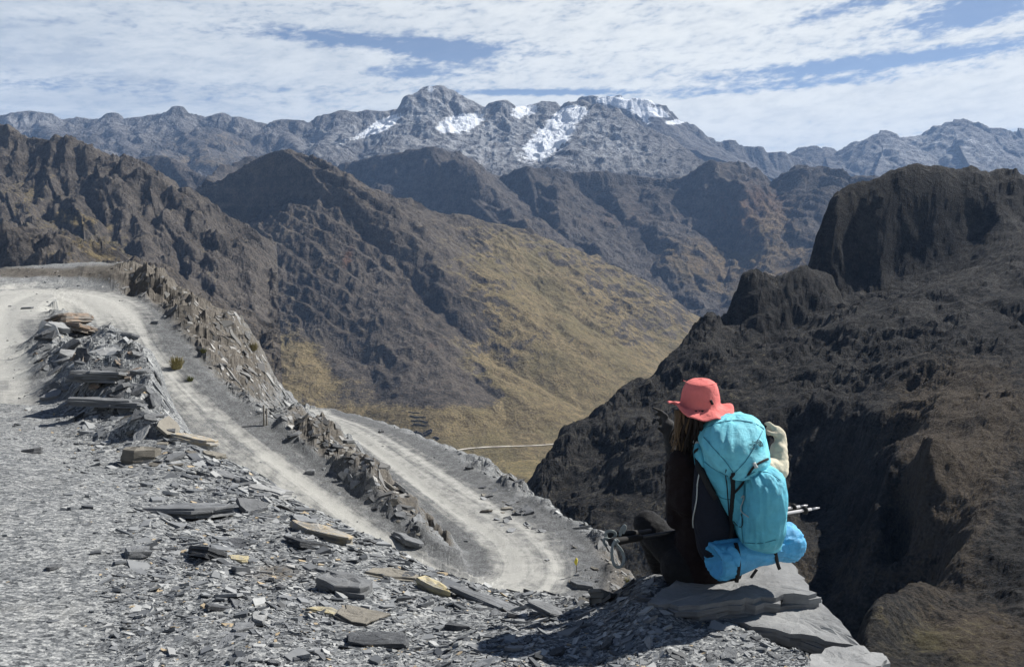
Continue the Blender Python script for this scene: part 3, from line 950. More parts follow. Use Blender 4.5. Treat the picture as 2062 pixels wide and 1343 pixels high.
# ------------------------------------------------------------------ the dark bluff and broken slope on the right
def right_bluff():
    s = Survey(0.012)
    top = [(1640, 530, 512), (1650, 480, 514), (1668, 445, 515), (1690, 418, 520), (1720, 396, 528), (1750, 382, 532), (1780, 362, 536), (1815, 340, 540), (1850, 333, 545), (1900, 336, 548), (1960, 335, 552), (2020, 340, 556), (2062, 348, 560), (2200, 390, 570)]
    for p in top:
        s.fall(*p, [(1.06, 14), (1.25, 60), (1.6, 130)])
    for p in [(1662, 552, 504), (1700, 562, 506), (1740, 562, 509), (1800, 546, 514), (1850, 522, 519), (1900, 500, 523), (1960, 470, 530), (2062, 436, 540), (2200, 420, 535)]:
        s.px(*p)
    for p in [(1690, 490, 512), (1760, 450, 521), (1850, 420, 532), (1960, 395, 542)]:
        s.px(*p)
    hump = [(1478, 596, 440), (1490, 570, 442), (1502, 556, 444), (1520, 545, 446), (1545, 542, 450), (1580, 547, 454), (1602, 545, 456), (1612, 534, 458), (1640, 533, 462), (1672, 541, 466)]
    for p in hump:
        s.fall(*p, [(1.05, 22), (1.2, 70)])
    for p in [(1475, 665, 431), (1500, 662, 424), (1560, 660, 424), (1620, 650, 434), (1680, 592, 458)]:
        s.px(*p)
    left = [(1455, 640, 438), (1450, 650, 436), (1425, 648, 434), (1412, 662, 432), (1408, 684, 430), (1388, 696, 426), (1365, 722, 420), (1340, 748, 414), (1310, 772, 408), (1296, 790, 404), (1262, 796, 398), (1240, 816, 392), (1205, 846, 384), (1180, 860, 378), (1150, 880, 372), (1126, 884, 368), (1118, 905, 364), (1108, 915, 360), (1098, 955, 352), (1072, 972, 345), (1062, 988, 340), (1040, 1010, 330)]
    for p in left:
        s.fall(*p, [(1.05, 30), (1.25, 110), (1.6, 170)])
    for p in [(1420, 740, 372), (1380, 800, 350), (1300, 840, 345), (1200, 900, 330), (1160, 970, 312), (1130, 1040, 285), (1180, 1080, 262), (1240, 1120, 235), (1260, 960, 295), (1320, 900, 305), (1350, 1000, 262), (1300, 1060, 240),
              (1500, 720, 372), (1480, 800, 326), (1560, 760, 345), (1600, 700, 385), (1700, 640, 410), (1760, 600, 440), (1860, 580, 440), (1960, 550, 450), (2062, 520, 465), (2200, 520, 470),
              (1700, 720, 350), (1640, 800, 310), (1720, 820, 285), (1800, 700, 345), (1880, 640, 380), (1960, 620, 390), (2062, 600, 400), (2200, 600, 400),
              (1850, 740, 300), (1930, 700, 320), (2062, 680, 330), (2000, 740, 285), (2062, 770, 260), (2200, 800, 240), (1830, 800, 280), (1900, 800, 258), (2000, 830, 232), (2062, 850, 222), (1960, 880, 215), (2062, 930, 200), (2200, 950, 190)]:
        s.px(*p)
    # lip of the big recess and its dark floor
    for p in [(1480, 860, 300), (1560, 880, 292), (1640, 895, 282), (1700, 880, 272), (1760, 855, 262), (1820, 850, 255)]:
        s.px(*p)
        s.px(p[0] - 6, p[1] + 60, p[2] * 0.985)
    for p in [(1480, 960, 268), (1600, 1000, 268), (1690, 1010, 266), (1640, 1100, 232), (1560, 1120, 222), (1500, 1100, 226), (1620, 1200, 202), (1690, 1180, 205), (1720, 1270, 180), (1600, 1300, 180), (1420, 1200, 200), (1745, 1110, 225)]:
        s.px(*p)
    # rib that divides the recess from the sunny side
    for p in [(1795, 905, 222), (1778, 935, 216), (1772, 975, 210), (1776, 1020, 203), (1790, 1070, 196), (1812, 1120, 189), (1832, 1165, 182), (1836, 1195, 176)]:
        s.px(*p)
        s.px(p[0] - 26, p[1] + 26, p[2] * 1.09)
        s.px(p[0] + 70, p[1] - 10, p[2] * 0.95)
    for p in [(1900, 900, 220), (1900, 980, 192), (1930, 1080, 168), (1900, 1150, 158), (1980, 1000, 185), (1990, 1120, 152), (2062, 1040, 168), (2062, 1160, 140), (2200, 1100, 150)]:
        s.px(*p)
    # sunny slope at the lower right and its crest above the gully
    for p in [(1842, 1196, 146), (1815, 1212, 140), (1790, 1240, 132), (1760, 1272, 122), (1738, 1296, 116), (1720, 1330, 108), (1700, 1380, 98), (1680, 1450, 88)]:
        s.fall(*p, [(1.08, 16), (1.2, 30)])
    for p in [(1900, 1190, 142), (1960, 1200, 134), (2062, 1260, 118), (1860, 1260, 116), (1820, 1320, 102), (1950, 1320, 98), (2062, 1343, 94), (2200, 1300, 100), (1900, 1420, 84), (2100, 1450, 78), (1760, 1400, 90)]:
        s.px(*p)
    s.fit()
    X, Y = polar_grid(1010, 2230, 72, 760, 500, 450, 'log')
    wx = 3.5 * fbm(X / 22, Y / 22, 4, seed=121); wy = 3.5 * fbm(X / 22 + 9, Y / 22 - 4, 4, seed=122)
    wx = wx + 1.5 * fbm(X / 6, Y / 6, 4, 0.6, seed=150); wy = wy + 1.5 * fbm(X / 6 + 9, Y / 6, 4, 0.6, seed=151)
    PX, PY = proj(X, Y, s(X, Y))
    still = 1 - 0.85 * np.clip(1.4 * soft_poly(PX, PY, 1850, 440, 240, 150) + 0.9 * soft_poly(PX, PY, 1570, 600, 130, 70), 0, 1)
    Z = s(X + still * wx * Y / 300, Y + still * wy * Y / 300)
    far = np.clip(Y / 300, 0.35, 1.8)
    PX, PY = proj(X, Y, Z)
    knob = np.clip(1.3 * soft_poly(PX, PY, 1850, 440, 230, 150), 0, 1)
    calm = 1 - 0.90 * knob
    calm *= 1 - 0.5 * sstep(160, 105, Y)
    Z += calm * far * 7.0 * (0.5 - ridged(X / 70, Y / 70, 4, 0.5, seed=123))
    Z += calm * far * 4.0 * fbm(X / 24, Y / 24, 5, 0.55, seed=124)
    xr, yr = 0.8 * X + 0.6 * Y, -0.6 * X + 0.8 * Y
    Z += calm * far * 2.6 * (ridged(xr / 34, yr / 10, 5, 0.6, seed=127) - 0.35)
    Z += (0.4 + 0.6 * calm) * (1.3 * fbm(X / 5.0, Y / 5.0, 5, 0.62, seed=126) + 1.6 * (ridged(X / 11, Y / 11, 4, 0.55, seed=129) - 0.5))
    bed = (Z * 0.8 - X * 0.25) / 9.0 + 0.9 * fbm(X / 40, Y / 40, 4, seed=125)
    Z += 2.4 * calm * (np.abs((bed % 1.0) - 0.5) * 2 - 0.5) * sstep(180, 260, Y)

    def masks(X, Y, Z, PX, PY, nz):
        soil = 0.75 * soft_poly(PX, PY, 1960, 830, 210, 150, 10) + 0.7 * soft_poly(PX, PY, 1900, 1050, 120, 200, 0) + 0.75 * soft_poly(PX, PY, 2000, 1290, 160, 70) + 0.5 * soft_poly(PX, PY, 1640, 1150, 170, 120)
        gr = 0.45 * soft_poly(PX, PY, 1900, 1290, 220, 100) + 0.28 * sstep(0.6, 0.9, nz) * sstep(1900, 1500, PX) + 0.6 * soft_poly(PX, PY, 1870, 1290, 24, 16) + 0.3 * soft_poly(PX, PY, 1720, 395, 60, 20)
        return {'soil': soil, 'grass': gr, 'snow': 0 * X}
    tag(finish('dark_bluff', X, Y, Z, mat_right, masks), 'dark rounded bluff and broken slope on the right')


right_bluff()

# ------------------------------------------------------------------ the near ground with the switchback road
ROAD = [(-420, 1500, 2.9), (-260, 1100, 4.2), (-150, 900, 7.2), (-90, 760, 12.5), (-70, 670, 22), (-30, 618, 36), (40, 588, 44.5), (130, 585, 46), (200, 602, 44.5), (240, 640, 40), (262, 690, 36), (300, 750, 33), (360, 812, 30.5), (430, 875, 28.5), (510, 940, 27), (600, 1005, 25.5), (690, 1078, 24.0),
        (780, 1145, 22.6), (880, 1200, 21.6), (980, 1222, 21.4), (1060, 1204, 22.2), (1098, 1160, 24.0), (1078, 1108, 26.2), (1015, 1058, 28.5), (940, 1010, 31.5), (860, 955, 36), (790, 905, 41), (730, 870, 47), (690, 852, 53), (655, 840, 60), (640, 834, 66)]
ROADW = np.array([U(*p) for p in ROAD])


ROADC = resample(ROADW, 150)


def road_dist(X, Y):
    """Distance to the road's middle line, signed offset (right positive) and distance along it."""
    best = np.full(X.shape, 1e9); off = np.zeros(X.shape); along = np.zeros(X.shape); rz = np.zeros(X.shape)
    s0 = 0.0
    for a, b in zip(ROADC[:-1], ROADC[1:]):
        ex, ey = b[0] - a[0], b[1] - a[1]
        L = math.hypot(ex, ey) + 1e-9
        t = np.clip(((X - a[0]) * ex + (Y - a[1]) * ey) / (L * L), 0, 1)
        dx, dy = X - (a[0] + t * ex), Y - (a[1] + t * ey)
        d = np.hypot(dx, dy)
        sd = (dx * ey - dy * ex) / L
        m = d < best
        best = np.where(m, d, best); off = np.where(m, sd, off); along = np.where(m, s0 + t * L, along); rz = np.where(m, a[2] + t * (b[2] - a[2]), rz)
        s0 += L
    return best, off, along, rz


class Near:
    pass


near = Near()


def build_near_survey():
    s = Survey(0.008)
    # flat lay-by and the crest where it breaks off
    for p in [(0, 1343, 2.73), (500, 1343, 2.73), (1000, 1343, 2.74), (1400, 1343, 2.74), (1700, 1343, 2.74), (-300, 1343, 2.73), (-500, 1000, 5.0), (0, 1100, 4.1), (150, 1100, 4.12), (0, 900, 6.7), (-300, 800, 9.5), (0, 800, 9.4), (0, 720, 13.2), (-250, 700, 15), (-300, 620, 40), (-200, 585, 54), (-500, 600, 50), (0, 1640, 2.02), (600, 1640, 2.02), (1000, 1640, 2.02), (1400, 1640, 2.02), (1750, 1640, 2.02),
              (0, 655, 21), (60, 650, 21), (130, 634, 24), (150, 950, 5.9), (300, 1100, 4.25), (300, 1030, 5.0), (300, 960, 6.0), (600, 1180, 3.85), (600, 1300, 2.98), (900, 1250, 3.45), (1000, 1310, 2.98), (1200, 1290, 3.1), (800, 1200, 3.85), (1000, 1240, 3.65), (500, 1100, 4.5), (420, 1040, 5.2), (1600, 1280, 3.0), (1500, 1220, 3.28)]:
        s.px(*p)
    # rubble heap beside the lay-by
    for p in [(60, 690, 12.8), (75, 740, 11.4), (110, 800, 9.6), (150, 850, 8.4), (110, 650, 14.2), (150, 622, 14.6), (190, 620, 14.6), (220, 632, 14.4), (150, 700, 12.4), (200, 690, 12.6), (200, 760, 10.6), (250, 740, 11.2), (250, 830, 8.8), (200, 900, 7.2), (260, 900, 7.2)]:
        s.px(*p)
    crest = [(238, 660, 13.6), (262, 700, 12.4), (290, 730, 11.4), (318, 770, 10.5), (330, 800, 9.9), (352, 840, 9.3), (385, 880, 8.7), (430, 915, 8.2), (500, 955, 7.5), (560, 985, 7.1), (620, 1030, 6.5), (690, 1058, 6.15), (730, 1085, 5.8), (800, 1112, 5.5), (850, 1136, 5.2), (930, 1168, 4.9), (1000, 1196, 4.7), (1080, 1222, 4.5), (1150, 1246, 4.25), (1210, 1240, 4.1), (1260, 1212, 4.0), (1300, 1194, 3.92)]
    for p in crest:
        x, y, z = s.px(*p)
        s.world(x * 1.12, y * 1.12, z - 0.10 * y)
        s.world(x * 1.45, y * 1.45, z - 0.24 * y)
    # slab edge above the gorge
    for p in [(1350, 1172, 3.72), (1430, 1150, 3.64), (1500, 1135, 3.62), (1560, 1130, 3.64), (1600, 1150, 3.52), (1640, 1192, 3.3), (1700, 1262, 3.02), (1745, 1300, 2.88), (1785, 1336, 2.76), (1830, 1400, 2.55), (1900, 1500, 2.25)]:
        s.fall(*p, [(1.10, 0.75), (1.35, 3.6), (2.2, 14)])
    for px in (1380, 1500, 1650, 1800, 2000, 2300):
        for D in (10, 18, 30, 60, 130):
            u = (px - CX) / FPX
            s.world(u * D, D, EYE - D * (0.95 + 0.1 * (px > 1600)))
    for px, D in [(2000, 2.6), (2200, 2.4), (2000, 4), (2300, 4)]:
        s.world((px - CX) / FPX * D, D, EYE - D * 1.2)
    # road bed
    P = resample(ROADW, 80)
    tang = np.gradient(P, axis=0)
    for i in range(0, 80):
        if P[i, 1] < 5:
            continue
        nrm = np.array([tang[i, 1], -tang[i, 0]]); nrm /= np.linalg.norm(nrm) + 1e-9
        w = 1.2
        for k in (-1, 1):
            s.world(P[i, 0] + k * w * nrm[0], P[i, 1] + k * w * nrm[1], P[i, 2])
    # rubble bank on the outer side of the upper leg
    for p in [(575, 868, 31.5), (620, 888, 31), (660, 915, 30), (700, 950, 29.2), (740, 985, 28), (780, 1020, 27.2), (815, 1050, 26.6), (845, 1085, 25.6), (870, 1115, 24.8), (900, 1140, 24.3)]:
        s.px(*p)
    for p in [(700, 885, 31.5), (728, 905, 31)]:
        s.px(*p)
    # outcrop outside the upper leg
    for p in [(310, 690, 37.2), (350, 720, 36.0), (380, 765, 34), (430, 795, 33), (480, 820, 32), (530, 852, 31), (560, 836, 33.5)]:
        s.px(*p)
    outer = [(-300, 578, 62), (-100, 572, 62), (0, 569, 61), (80, 568, 60), (150, 566, 60), (200, 565, 59), (250, 566, 57), (290, 570, 55), (330, 576, 53), (365, 600, 51), (395, 628, 49), (440, 642, 47), (475, 650, 46), (500, 678, 44), (525, 705, 43), (545, 745, 41.5), (565, 785, 40), (582, 805, 39.5)]
    for p in outer:
        s.fall(*p, [(1.10, 5), (1.35, 24), (2.0, 70)] if p[0] < 460 else [(1.12, 3.2)])
    low = [(606, 826, 68), (650, 828, 66), (700, 838, 63), (735, 852, 59), (790, 880, 53.5), (840, 905, 49.5), (880, 928, 46), (930, 938, 43.5), (965, 950, 41), (1000, 970, 38.5), (1040, 992, 36), (1075, 1030, 33), (1095, 1060, 31.5), (1120, 1086, 30), (1160, 1092, 29), (1195, 1096, 28.2), (1225, 1120, 27.2), (1243, 1150, 26), (1280, 1172, 25), (1310, 1195, 24)]
    for p in low:
        s.fall(*p, [(1.10, 4), (1.35, 18), (2.0, 60)])
    for p in [(1150, 1160, 24.6), (1170, 1130, 26), (1100, 1080, 28.3), (1040, 1050, 30.5), (1000, 1010, 34), (1000, 985, 36.2), (960, 985, 36), (1180, 1190, 22.6), (1230, 1190, 23), (1160, 1230, 20.8), (1100, 1210, 21.5)]:
        s.px(*p)
    s.fit(5e-4)
    return s


NEAR = build_near_survey()


LOWER_FROM = float(np.sum(np.linalg.norm(np.diff(ROADC[:, :2], axis=0), axis=1)) * 0.62)


def build_near():
    X, Y = polar_grid(-330, 2240, 1.7, 105, 730, 395, 'log')
    Z = NEAR(X, Y)
    # let the coarse surface breathe with rock relief that the road does not have
    d, off, along, rz = road_dist(X, Y)
    Z = Z + (rz - Z) * sstep(4.4, 1.9, d) * sstep(9, 14, Y)
    PX, PY = proj(X, Y, Z)
    roadm = sstep(2.8, 1.9, d) * (Y > 9)
    lay = sstep(230, 60, PX - 0.12 * (PY - 700)) * sstep(18, 14, Y) * sstep(640, 700, PY)
    lay = np.maximum(lay, sstep(330, 120, PX) * sstep(860, 960, PY) * sstep(1280, 1120, PY) * 0.8 * (Y < 12))
    heap = np.clip(1.5 * (soft_poly(PX, PY, 180, 700, 115, 95, 25) + soft_poly(PX, PY, 250, 800, 95, 70, 20) + 0.8 * soft_poly(PX, PY, 150, 640, 60, 28)), 0, 1) * (Y < 17) * (Y > 7.5)
    lay = lay * (1 - heap)
    roadm = roadm * (1 - heap)
    soft = np.clip(roadm + lay, 0, 1)
    Z += heap * (0.17 + 0.32 * ridged(X / 1.1, Y / 1.1, 4, 0.5, seed=137))
    rough = 1.0 - soft
    verge = sstep(7.0, 4.0, d) * (Y > 22) * (off > 0) * (along > LOWER_FROM) * sstep(985, 930, PX)
    rough = rough * (1 - 0.72 * verge)
    rough = rough * (1 - 0.85 * sstep(285, 215, PX) * sstep(34, 40, Y))
    bank = np.clip(1.4 * (soft_poly(PX, PY, 640, 900, 70, 26, 35) + soft_poly(PX, PY, 740, 985, 75, 28, 40) + soft_poly(PX, PY, 830, 1065, 60, 26, 42) + 0.8 * soft_poly(PX, PY, 890, 1125, 40, 20, 30)), 0, 1) * (Y > 20) * sstep(1.6, 2.6, d)
    outer_bank = np.clip(1.3 * soft_poly(PX, PY, 1050, 1035, 80, 26, 48), 0, 1) * (Y > 20) * sstep(1.8, 2.8, d)
    Z += outer_bank * (0.1 + 0.5 * ridged(X / 1.8, Y / 1.8, 4, 0.55, seed=139))
    Z += bank * (0.25 + 0.55 * ridged(X / 2.0, Y / 2.0, 4, 0.55, seed=138))
    sc = np.clip(Y, 3, 40)
    edge = sstep(1350, 1450, PX) * (Y < 4.2)
    Z += rough * (1 - 0.7 * edge) * sc * (0.030 * (ridged(X / (0.3 * 10), Y / 3.0, 4, 0.55, seed=131) - 0.45) * sstep(6, 14, Y) + 0.010 * fbm(X / 0.45, Y / 0.45, 4, seed=132) * sstep(16, 6, Y))
    Z += rough * 0.45 * (ridged(X / 3.4, Y / 3.4, 5, 0.5, seed=133) - 0.5) * sstep(16, 24, Y)
    bed = (Z + 0.25 * X) / 0.42 + 0.8 * fbm(X / 2.2, Y / 2.2, 3, seed=134)
    Z += rough * 0.16 * (np.abs((bed % 1.0) - 0.5) * 2 - 0.5) * sstep(20, 26, Y)
    Z += rough * 0.022 * fbm(X / 0.13, Y / 0.13, 3, seed=136) * sstep(9, 4, Y) * (1 - edge)
    PX0, PY0 = proj(X, Y, np.zeros_like(Z))
    for cx_, cy_, rx_, ry_, rot_, top_ in ((1480, 1165, 185, 62, -4, -0.08), (1590, 1240, 120, 52, 24, -0.13), (1720, 1318, 110, 44, 14, -0.10), (1760, 1322, 60, 36, 10, -0.14), (1470, 1232, 130, 34, 0, -0.07), (1595, 1185, 60, 50, 40, -0.16), (1660, 1240, 60, 50, 40, -0.16)):
        m_ = np.clip(2.2 * soft_poly(PX0, PY0, cx_, cy_, rx_, ry_, rot_) - 0.5, 0, 1) * (Y < 4.4) * (Y > 2.4)
        Z = np.where(m_ > 0, Z + (np.minimum(Z, top_) - Z) * m_, Z)
    Z = np.where((PX0 > 1630) & (Y < 4.8) & (Y > 1.9), np.minimum(Z, -0.10), Z)
    # wheel ruts
    rut = np.exp(-((np.abs(off) - 0.85) / 0.33) ** 2)
    Z -= 0.05 * rut * roadm
    Z += 0.02 * fbm(X / 0.5, Y / 0.5, 3, seed=135) * soft
    dust = roadm * (0.10 + 0.62 * np.clip(0.40 * rut + 0.75 * np.exp(-((off + 0.25) / np.where(along > LOWER_FROM * 0.9, 1.12, 1.1)) ** 2), 0, 1)) * np.where(along > LOWER_FROM * 0.9, 1.3, 1.0) + 0.30 * lay
    dust = dust + 0.75 * np.clip(1.3 * soft_poly(PX, PY, 60, 605, 190, 34, 2) + soft_poly(PX, PY, 5, 690, 60, 90, 0), 0, 1) * (Y > 11) * (1 - heap)
    grey = sstep(2.0, 3.0, d) * sstep(5.5, 3.5, d) * (Y > 16)
    brown = soft_poly(PX, PY, 330, 600, 130, 50, 25) + soft_poly(PX, PY, 470, 720, 130, 60, 45) + 0.75 * bank + 0.9 * soft_poly(PX, PY, 1045, 1030, 85, 34, 48) * sstep(1.8, 2.8, d) + 0.7 * soft_poly(PX, PY, 1205, 1150, 95, 50, 30) + 0.9 * soft_poly(PX, PY, 80, 548, 220, 12) + 0.7 * soft_poly(PX, PY, 560, 1150, 60, 20) + 0.5 * soft_poly(PX, PY, 1190, 1160, 90, 60)
    o = grid_mesh('rocky_ground', X, Y, Z, mat_ground, {'dust': dust, 'road': roadm, 'shoulder': grey, 'brown': brown * (Y > 3), 'along': along, 'off': off})
    link(o)
    tag(o, 'grey slate ground with the switchback gravel road', kind='structure')
    near.X, near.Y, near.Z = X, Y, Z
    near.rough, near.road, near.lay, near.brown = rough, roadm, lay, np.clip(brown * (Y > 3), 0, 1)
    near.u = X[0] / Y[0]
    near.lv = np.log(Y[:, 0])


def near_material():
    m, t, b = new_mat('slate_ground')
    pos = t.node('ShaderNodeNewGeometry').outputs['Position']
    def attr(nm):
        return t.node('ShaderNodeAttribute', attribute_name=nm).outputs['Fac']
    big = t.noise(pos, 0.5, 6, 0.6)
    mid = t.noise(pos, 6.0, 6, 0.65)
    fine = t.noise(pos, 42.0, 5, 0.7)
    chips = t.voronoi(t.node('ShaderNodeMapping', inp={'Vector': pos, 'Scale': (1.0, 1.6, 1.0)}).outputs[0], 38.0, 'F1', 1)
    chipsep = t.node('ShaderNodeSeparateColor', inp={0: chips}).outputs[0]
    chips2 = t.node('ShaderNodeSeparateColor', inp={0: t.voronoi(pos, 110.0, 'F1', 1)}).outputs[0]
    v = t.math('ADD', t.math('MULTIPLY', chipsep, 0.45), t.math('ADD', t.math('MULTIPLY', chips2, 0.35), t.math('MULTIPLY', mid, 0.4)))
    slate = t.ramp(v, [(0.25, (0.028, 0.031, 0.035)), (0.5, (0.108, 0.115, 0.121)), (0.72, (0.21, 0.218, 0.22)), (0.92, (0.37, 0.376, 0.368))])
    brown = t.ramp(t.math('ADD', t.math('MULTIPLY', mid, 0.6), t.math('MULTIPLY', fine, 0.4)), [(0.32, (0.045, 0.040, 0.035)), (0.52, (0.105, 0.095, 0.082)), (0.7, (0.19, 0.175, 0.15))])
    bm_ = t.maprange(t.math('ADD', attr('brown'), t.math('MULTIPLY', t.math('SUBTRACT', mid, 0.5), 1.2)), 0.3, 0.7)
    col = t.mix(bm_, slate, brown)
    gravel = t.ramp(t.math('ADD', t.math('MULTIPLY', chips2, 0.5), t.math('MULTIPLY', fine, 0.5)), [(0.25, (0.05, 0.053, 0.057)), (0.55, (0.118, 0.123, 0.127)), (0.85, (0.24, 0.242, 0.236))])
    peb = t.ramp(t.math('ADD', t.math('MULTIPLY', t.noise(pos, 13.0, 4, 0.7), 0.5), t.math('MULTIPLY', t.noise(pos, 3.2, 5, 0.7), 0.5)), [(0.36, (0.45, 0.45, 0.45)), (0.5, (0.9, 0.9, 0.9)), (0.66, (1.5, 1.5, 1.5))])
    gravel = t.mix(1.0, gravel, peb, 'MULTIPLY')
    col = t.mix(attr('road'), col, gravel)
    # packed pale dust in the wheel tracks, streaked along the road
    uv = t.node('ShaderNodeCombineXYZ', inp={0: t.math('MULTIPLY', attr('along'), 0.10), 1: t.math('MULTIPLY', attr('off'), 2.6), 2: 0.0}).outputs[0]
    streak = t.noise(uv, 1.0, 5, 0.65, 0.4)
    dm = t.math('ADD', attr('dust'), t.math('ADD', t.math('MULTIPLY', t.math('SUBTRACT', streak, 0.5), 1.2), t.math('MULTIPLY', t.math('SUBTRACT', t.noise(pos, 2.0, 6, 0.7), 0.5), 1.3)))
    dustc = t.mix(t.math('ADD', t.math('MULTIPLY', fine, 0.6), t.math('MULTIPLY', chips2, 0.4)), (0.24, 0.24, 0.225), (0.52, 0.515, 0.475))
    col = t.mix(t.math('MULTIPLY', t.maprange(dm, 0.25, 0.95), 0.85), col, dustc)
    t.l.new(col, b.inputs['Base Color'])
    b.inputs['Roughness'].default_value = 0.9
    b.inputs['Specular IOR Level'].default_value = 0.2
    h = t.math('ADD', t.math('MULTIPLY', chipsep, 0.5), t.math('ADD', t.math('MULTIPLY', fine, 0.5), t.math('MULTIPLY', chips2, 0.3)))
    bump(t, b, h, 0.8, 0.02)
    return m


mat_ground = near_material()
build_near()


def ground_z(x, y):
    """Height of the near ground by interpolation on its own grid."""
    x = np.asarray(x, float); y = np.asarray(y, float)
    cu = np.interp(x / y, near.u, np.arange(len(near.u)))
    cv = np.interp(np.log(y), near.lv, np.arange(len(near.lv)))
    i0 = np.clip(np.floor(cv).astype(int), 0, len(near.lv) - 2); j0 = np.clip(np.floor(cu).astype(int), 0, len(near.u) - 2)
    fv, fu = cv - i0, cu - j0
    Z = near.Z
    return (Z[i0, j0] * (1 - fv) * (1 - fu) + Z[i0 + 1, j0] * fv * (1 - fu) + Z[i0, j0 + 1] * (1 - fv) * fu + Z[i0 + 1, j0 + 1] * fv * fu)


def near_val(F, x, y):
    j = np.clip(np.round(np.interp(x / y, near.u, np.arange(len(near.u)))).astype(int), 0, F.shape[1] - 1)
    i = np.clip(np.round(np.interp(np.log(y), near.lv, np.arange(len(near.lv)))).astype(int), 0, F.shape[0] - 1)
    return F[i, j]


def ground_at(px, py):
    """Where the line of sight through a photograph pixel meets the near ground."""
    Ds = np.exp(np.linspace(math.log(1.9), math.log(95), 1500))
    P = np.array([U(px, py, d) for d in (1.0, 2.0)])
    r = P[1] - P[0]
    x = r[0] * Ds; y = Ds; z = EYE + r[2] * Ds
    g = ground_z(x, y)
    k = np.argmax(z < g)
    if not (z < g).any():
        k = len(Ds) - 1
    return np.array([x[k], y[k], g[k]])


def ground_normal(x, y, h=None):
    h = h or max(0.06, 0.012 * y)
    zx = (ground_z(x + h, y) - ground_z(x - h, y)) / (2 * h)
    zy = (ground_z(x, y + h) - ground_z(x, y - h)) / (2 * h)
    n = Vector((-float(zx), -float(zy), 1.0))
    return n.normalized()


# ------------------------------------------------------------------ loose slate
def slate_mat(name, dark, light, stain=None, stain_amt=0.5, scale=3.0):
    m, t, b = new_mat(name)
    tc = t.node('ShaderNodeTexCoord').outputs['Object']
    rnd = t.node('ShaderNodeObjectInfo').outputs['Random']
    off = t.vmath('ADD', tc, t.node('ShaderNodeCombineXYZ', inp={0: t.math('MULTIPLY', rnd, 37.0), 1: t.math('MULTIPLY', rnd, 11.0), 2: 0.0}).outputs[0])
    n = t.noise(off, scale, 6, 0.65)
    lay = t.noise(t.node('ShaderNodeMapping', inp={'Vector': off, 'Scale': (1.2, 1.2, 38.0)}).outputs[0], 1.6, 5, 0.65, 0.3)
    f = t.math('ADD', t.math('ADD', t.math('MULTIPLY', n, 0.5), t.math('MULTIPLY', lay, 0.35)), t.math('MULTIPLY', t.math('SUBTRACT', rnd, 0.5), 0.34))
    col = t.mix(t.maprange(f, 0.24, 0.62), dark, light)
    if stain:
        s = t.noise(off, scale * 0.8, 5, 0.7, 0.8)
        col = t.mix(t.math('MULTIPLY', t.maprange(s, 0.62 - stain_amt * 0.4, 0.72 - stain_amt * 0.3), 0.95), col, stain)
    t.l.new(col, b.inputs['Base Color'])
    b.inputs['Roughness'].default_value = 0.72
    b.inputs['Specular IOR Level'].default_value = 0.35
    bump(t, b, t.math('ADD', t.math('MULTIPLY', t.noise(off, scale * 7, 6, 0.7), 0.5), t.math('MULTIPLY', lay, 0.8)), 0.55, 0.02)
    return m


M_SLATE = slate_mat('slate', (0.034, 0.037, 0.042), (0.205, 0.213, 0.22))
M_SLATE_PALE = slate_mat('pale_slate', (0.12, 0.125, 0.13), (0.28, 0.284, 0.282))
M_SLATE_DARK = slate_mat('dark_slate', (0.035, 0.038, 0.042), (0.12, 0.125, 0.13))
M_OCHRE = slate_mat('ochre_slate', (0.22, 0.215, 0.20), (0.36, 0.35, 0.33), (0.35, 0.285, 0.185), 0.42, 3.6)
M_YELLOW = slate_mat('yellow_slate', (0.20, 0.19, 0.16), (0.34, 0.32, 0.26), (0.40, 0.345, 0.20), 0.55, 3.2)
M_RUST = slate_mat('rusty_slate', (0.09, 0.08, 0.07), (0.2, 0.185, 0.165), (0.22, 0.16, 0.115), 0.45, 3.0)
M_BROWN = slate_mat('brown_slate', (0.07, 0.065, 0.055), (0.20, 0.185, 0.155))


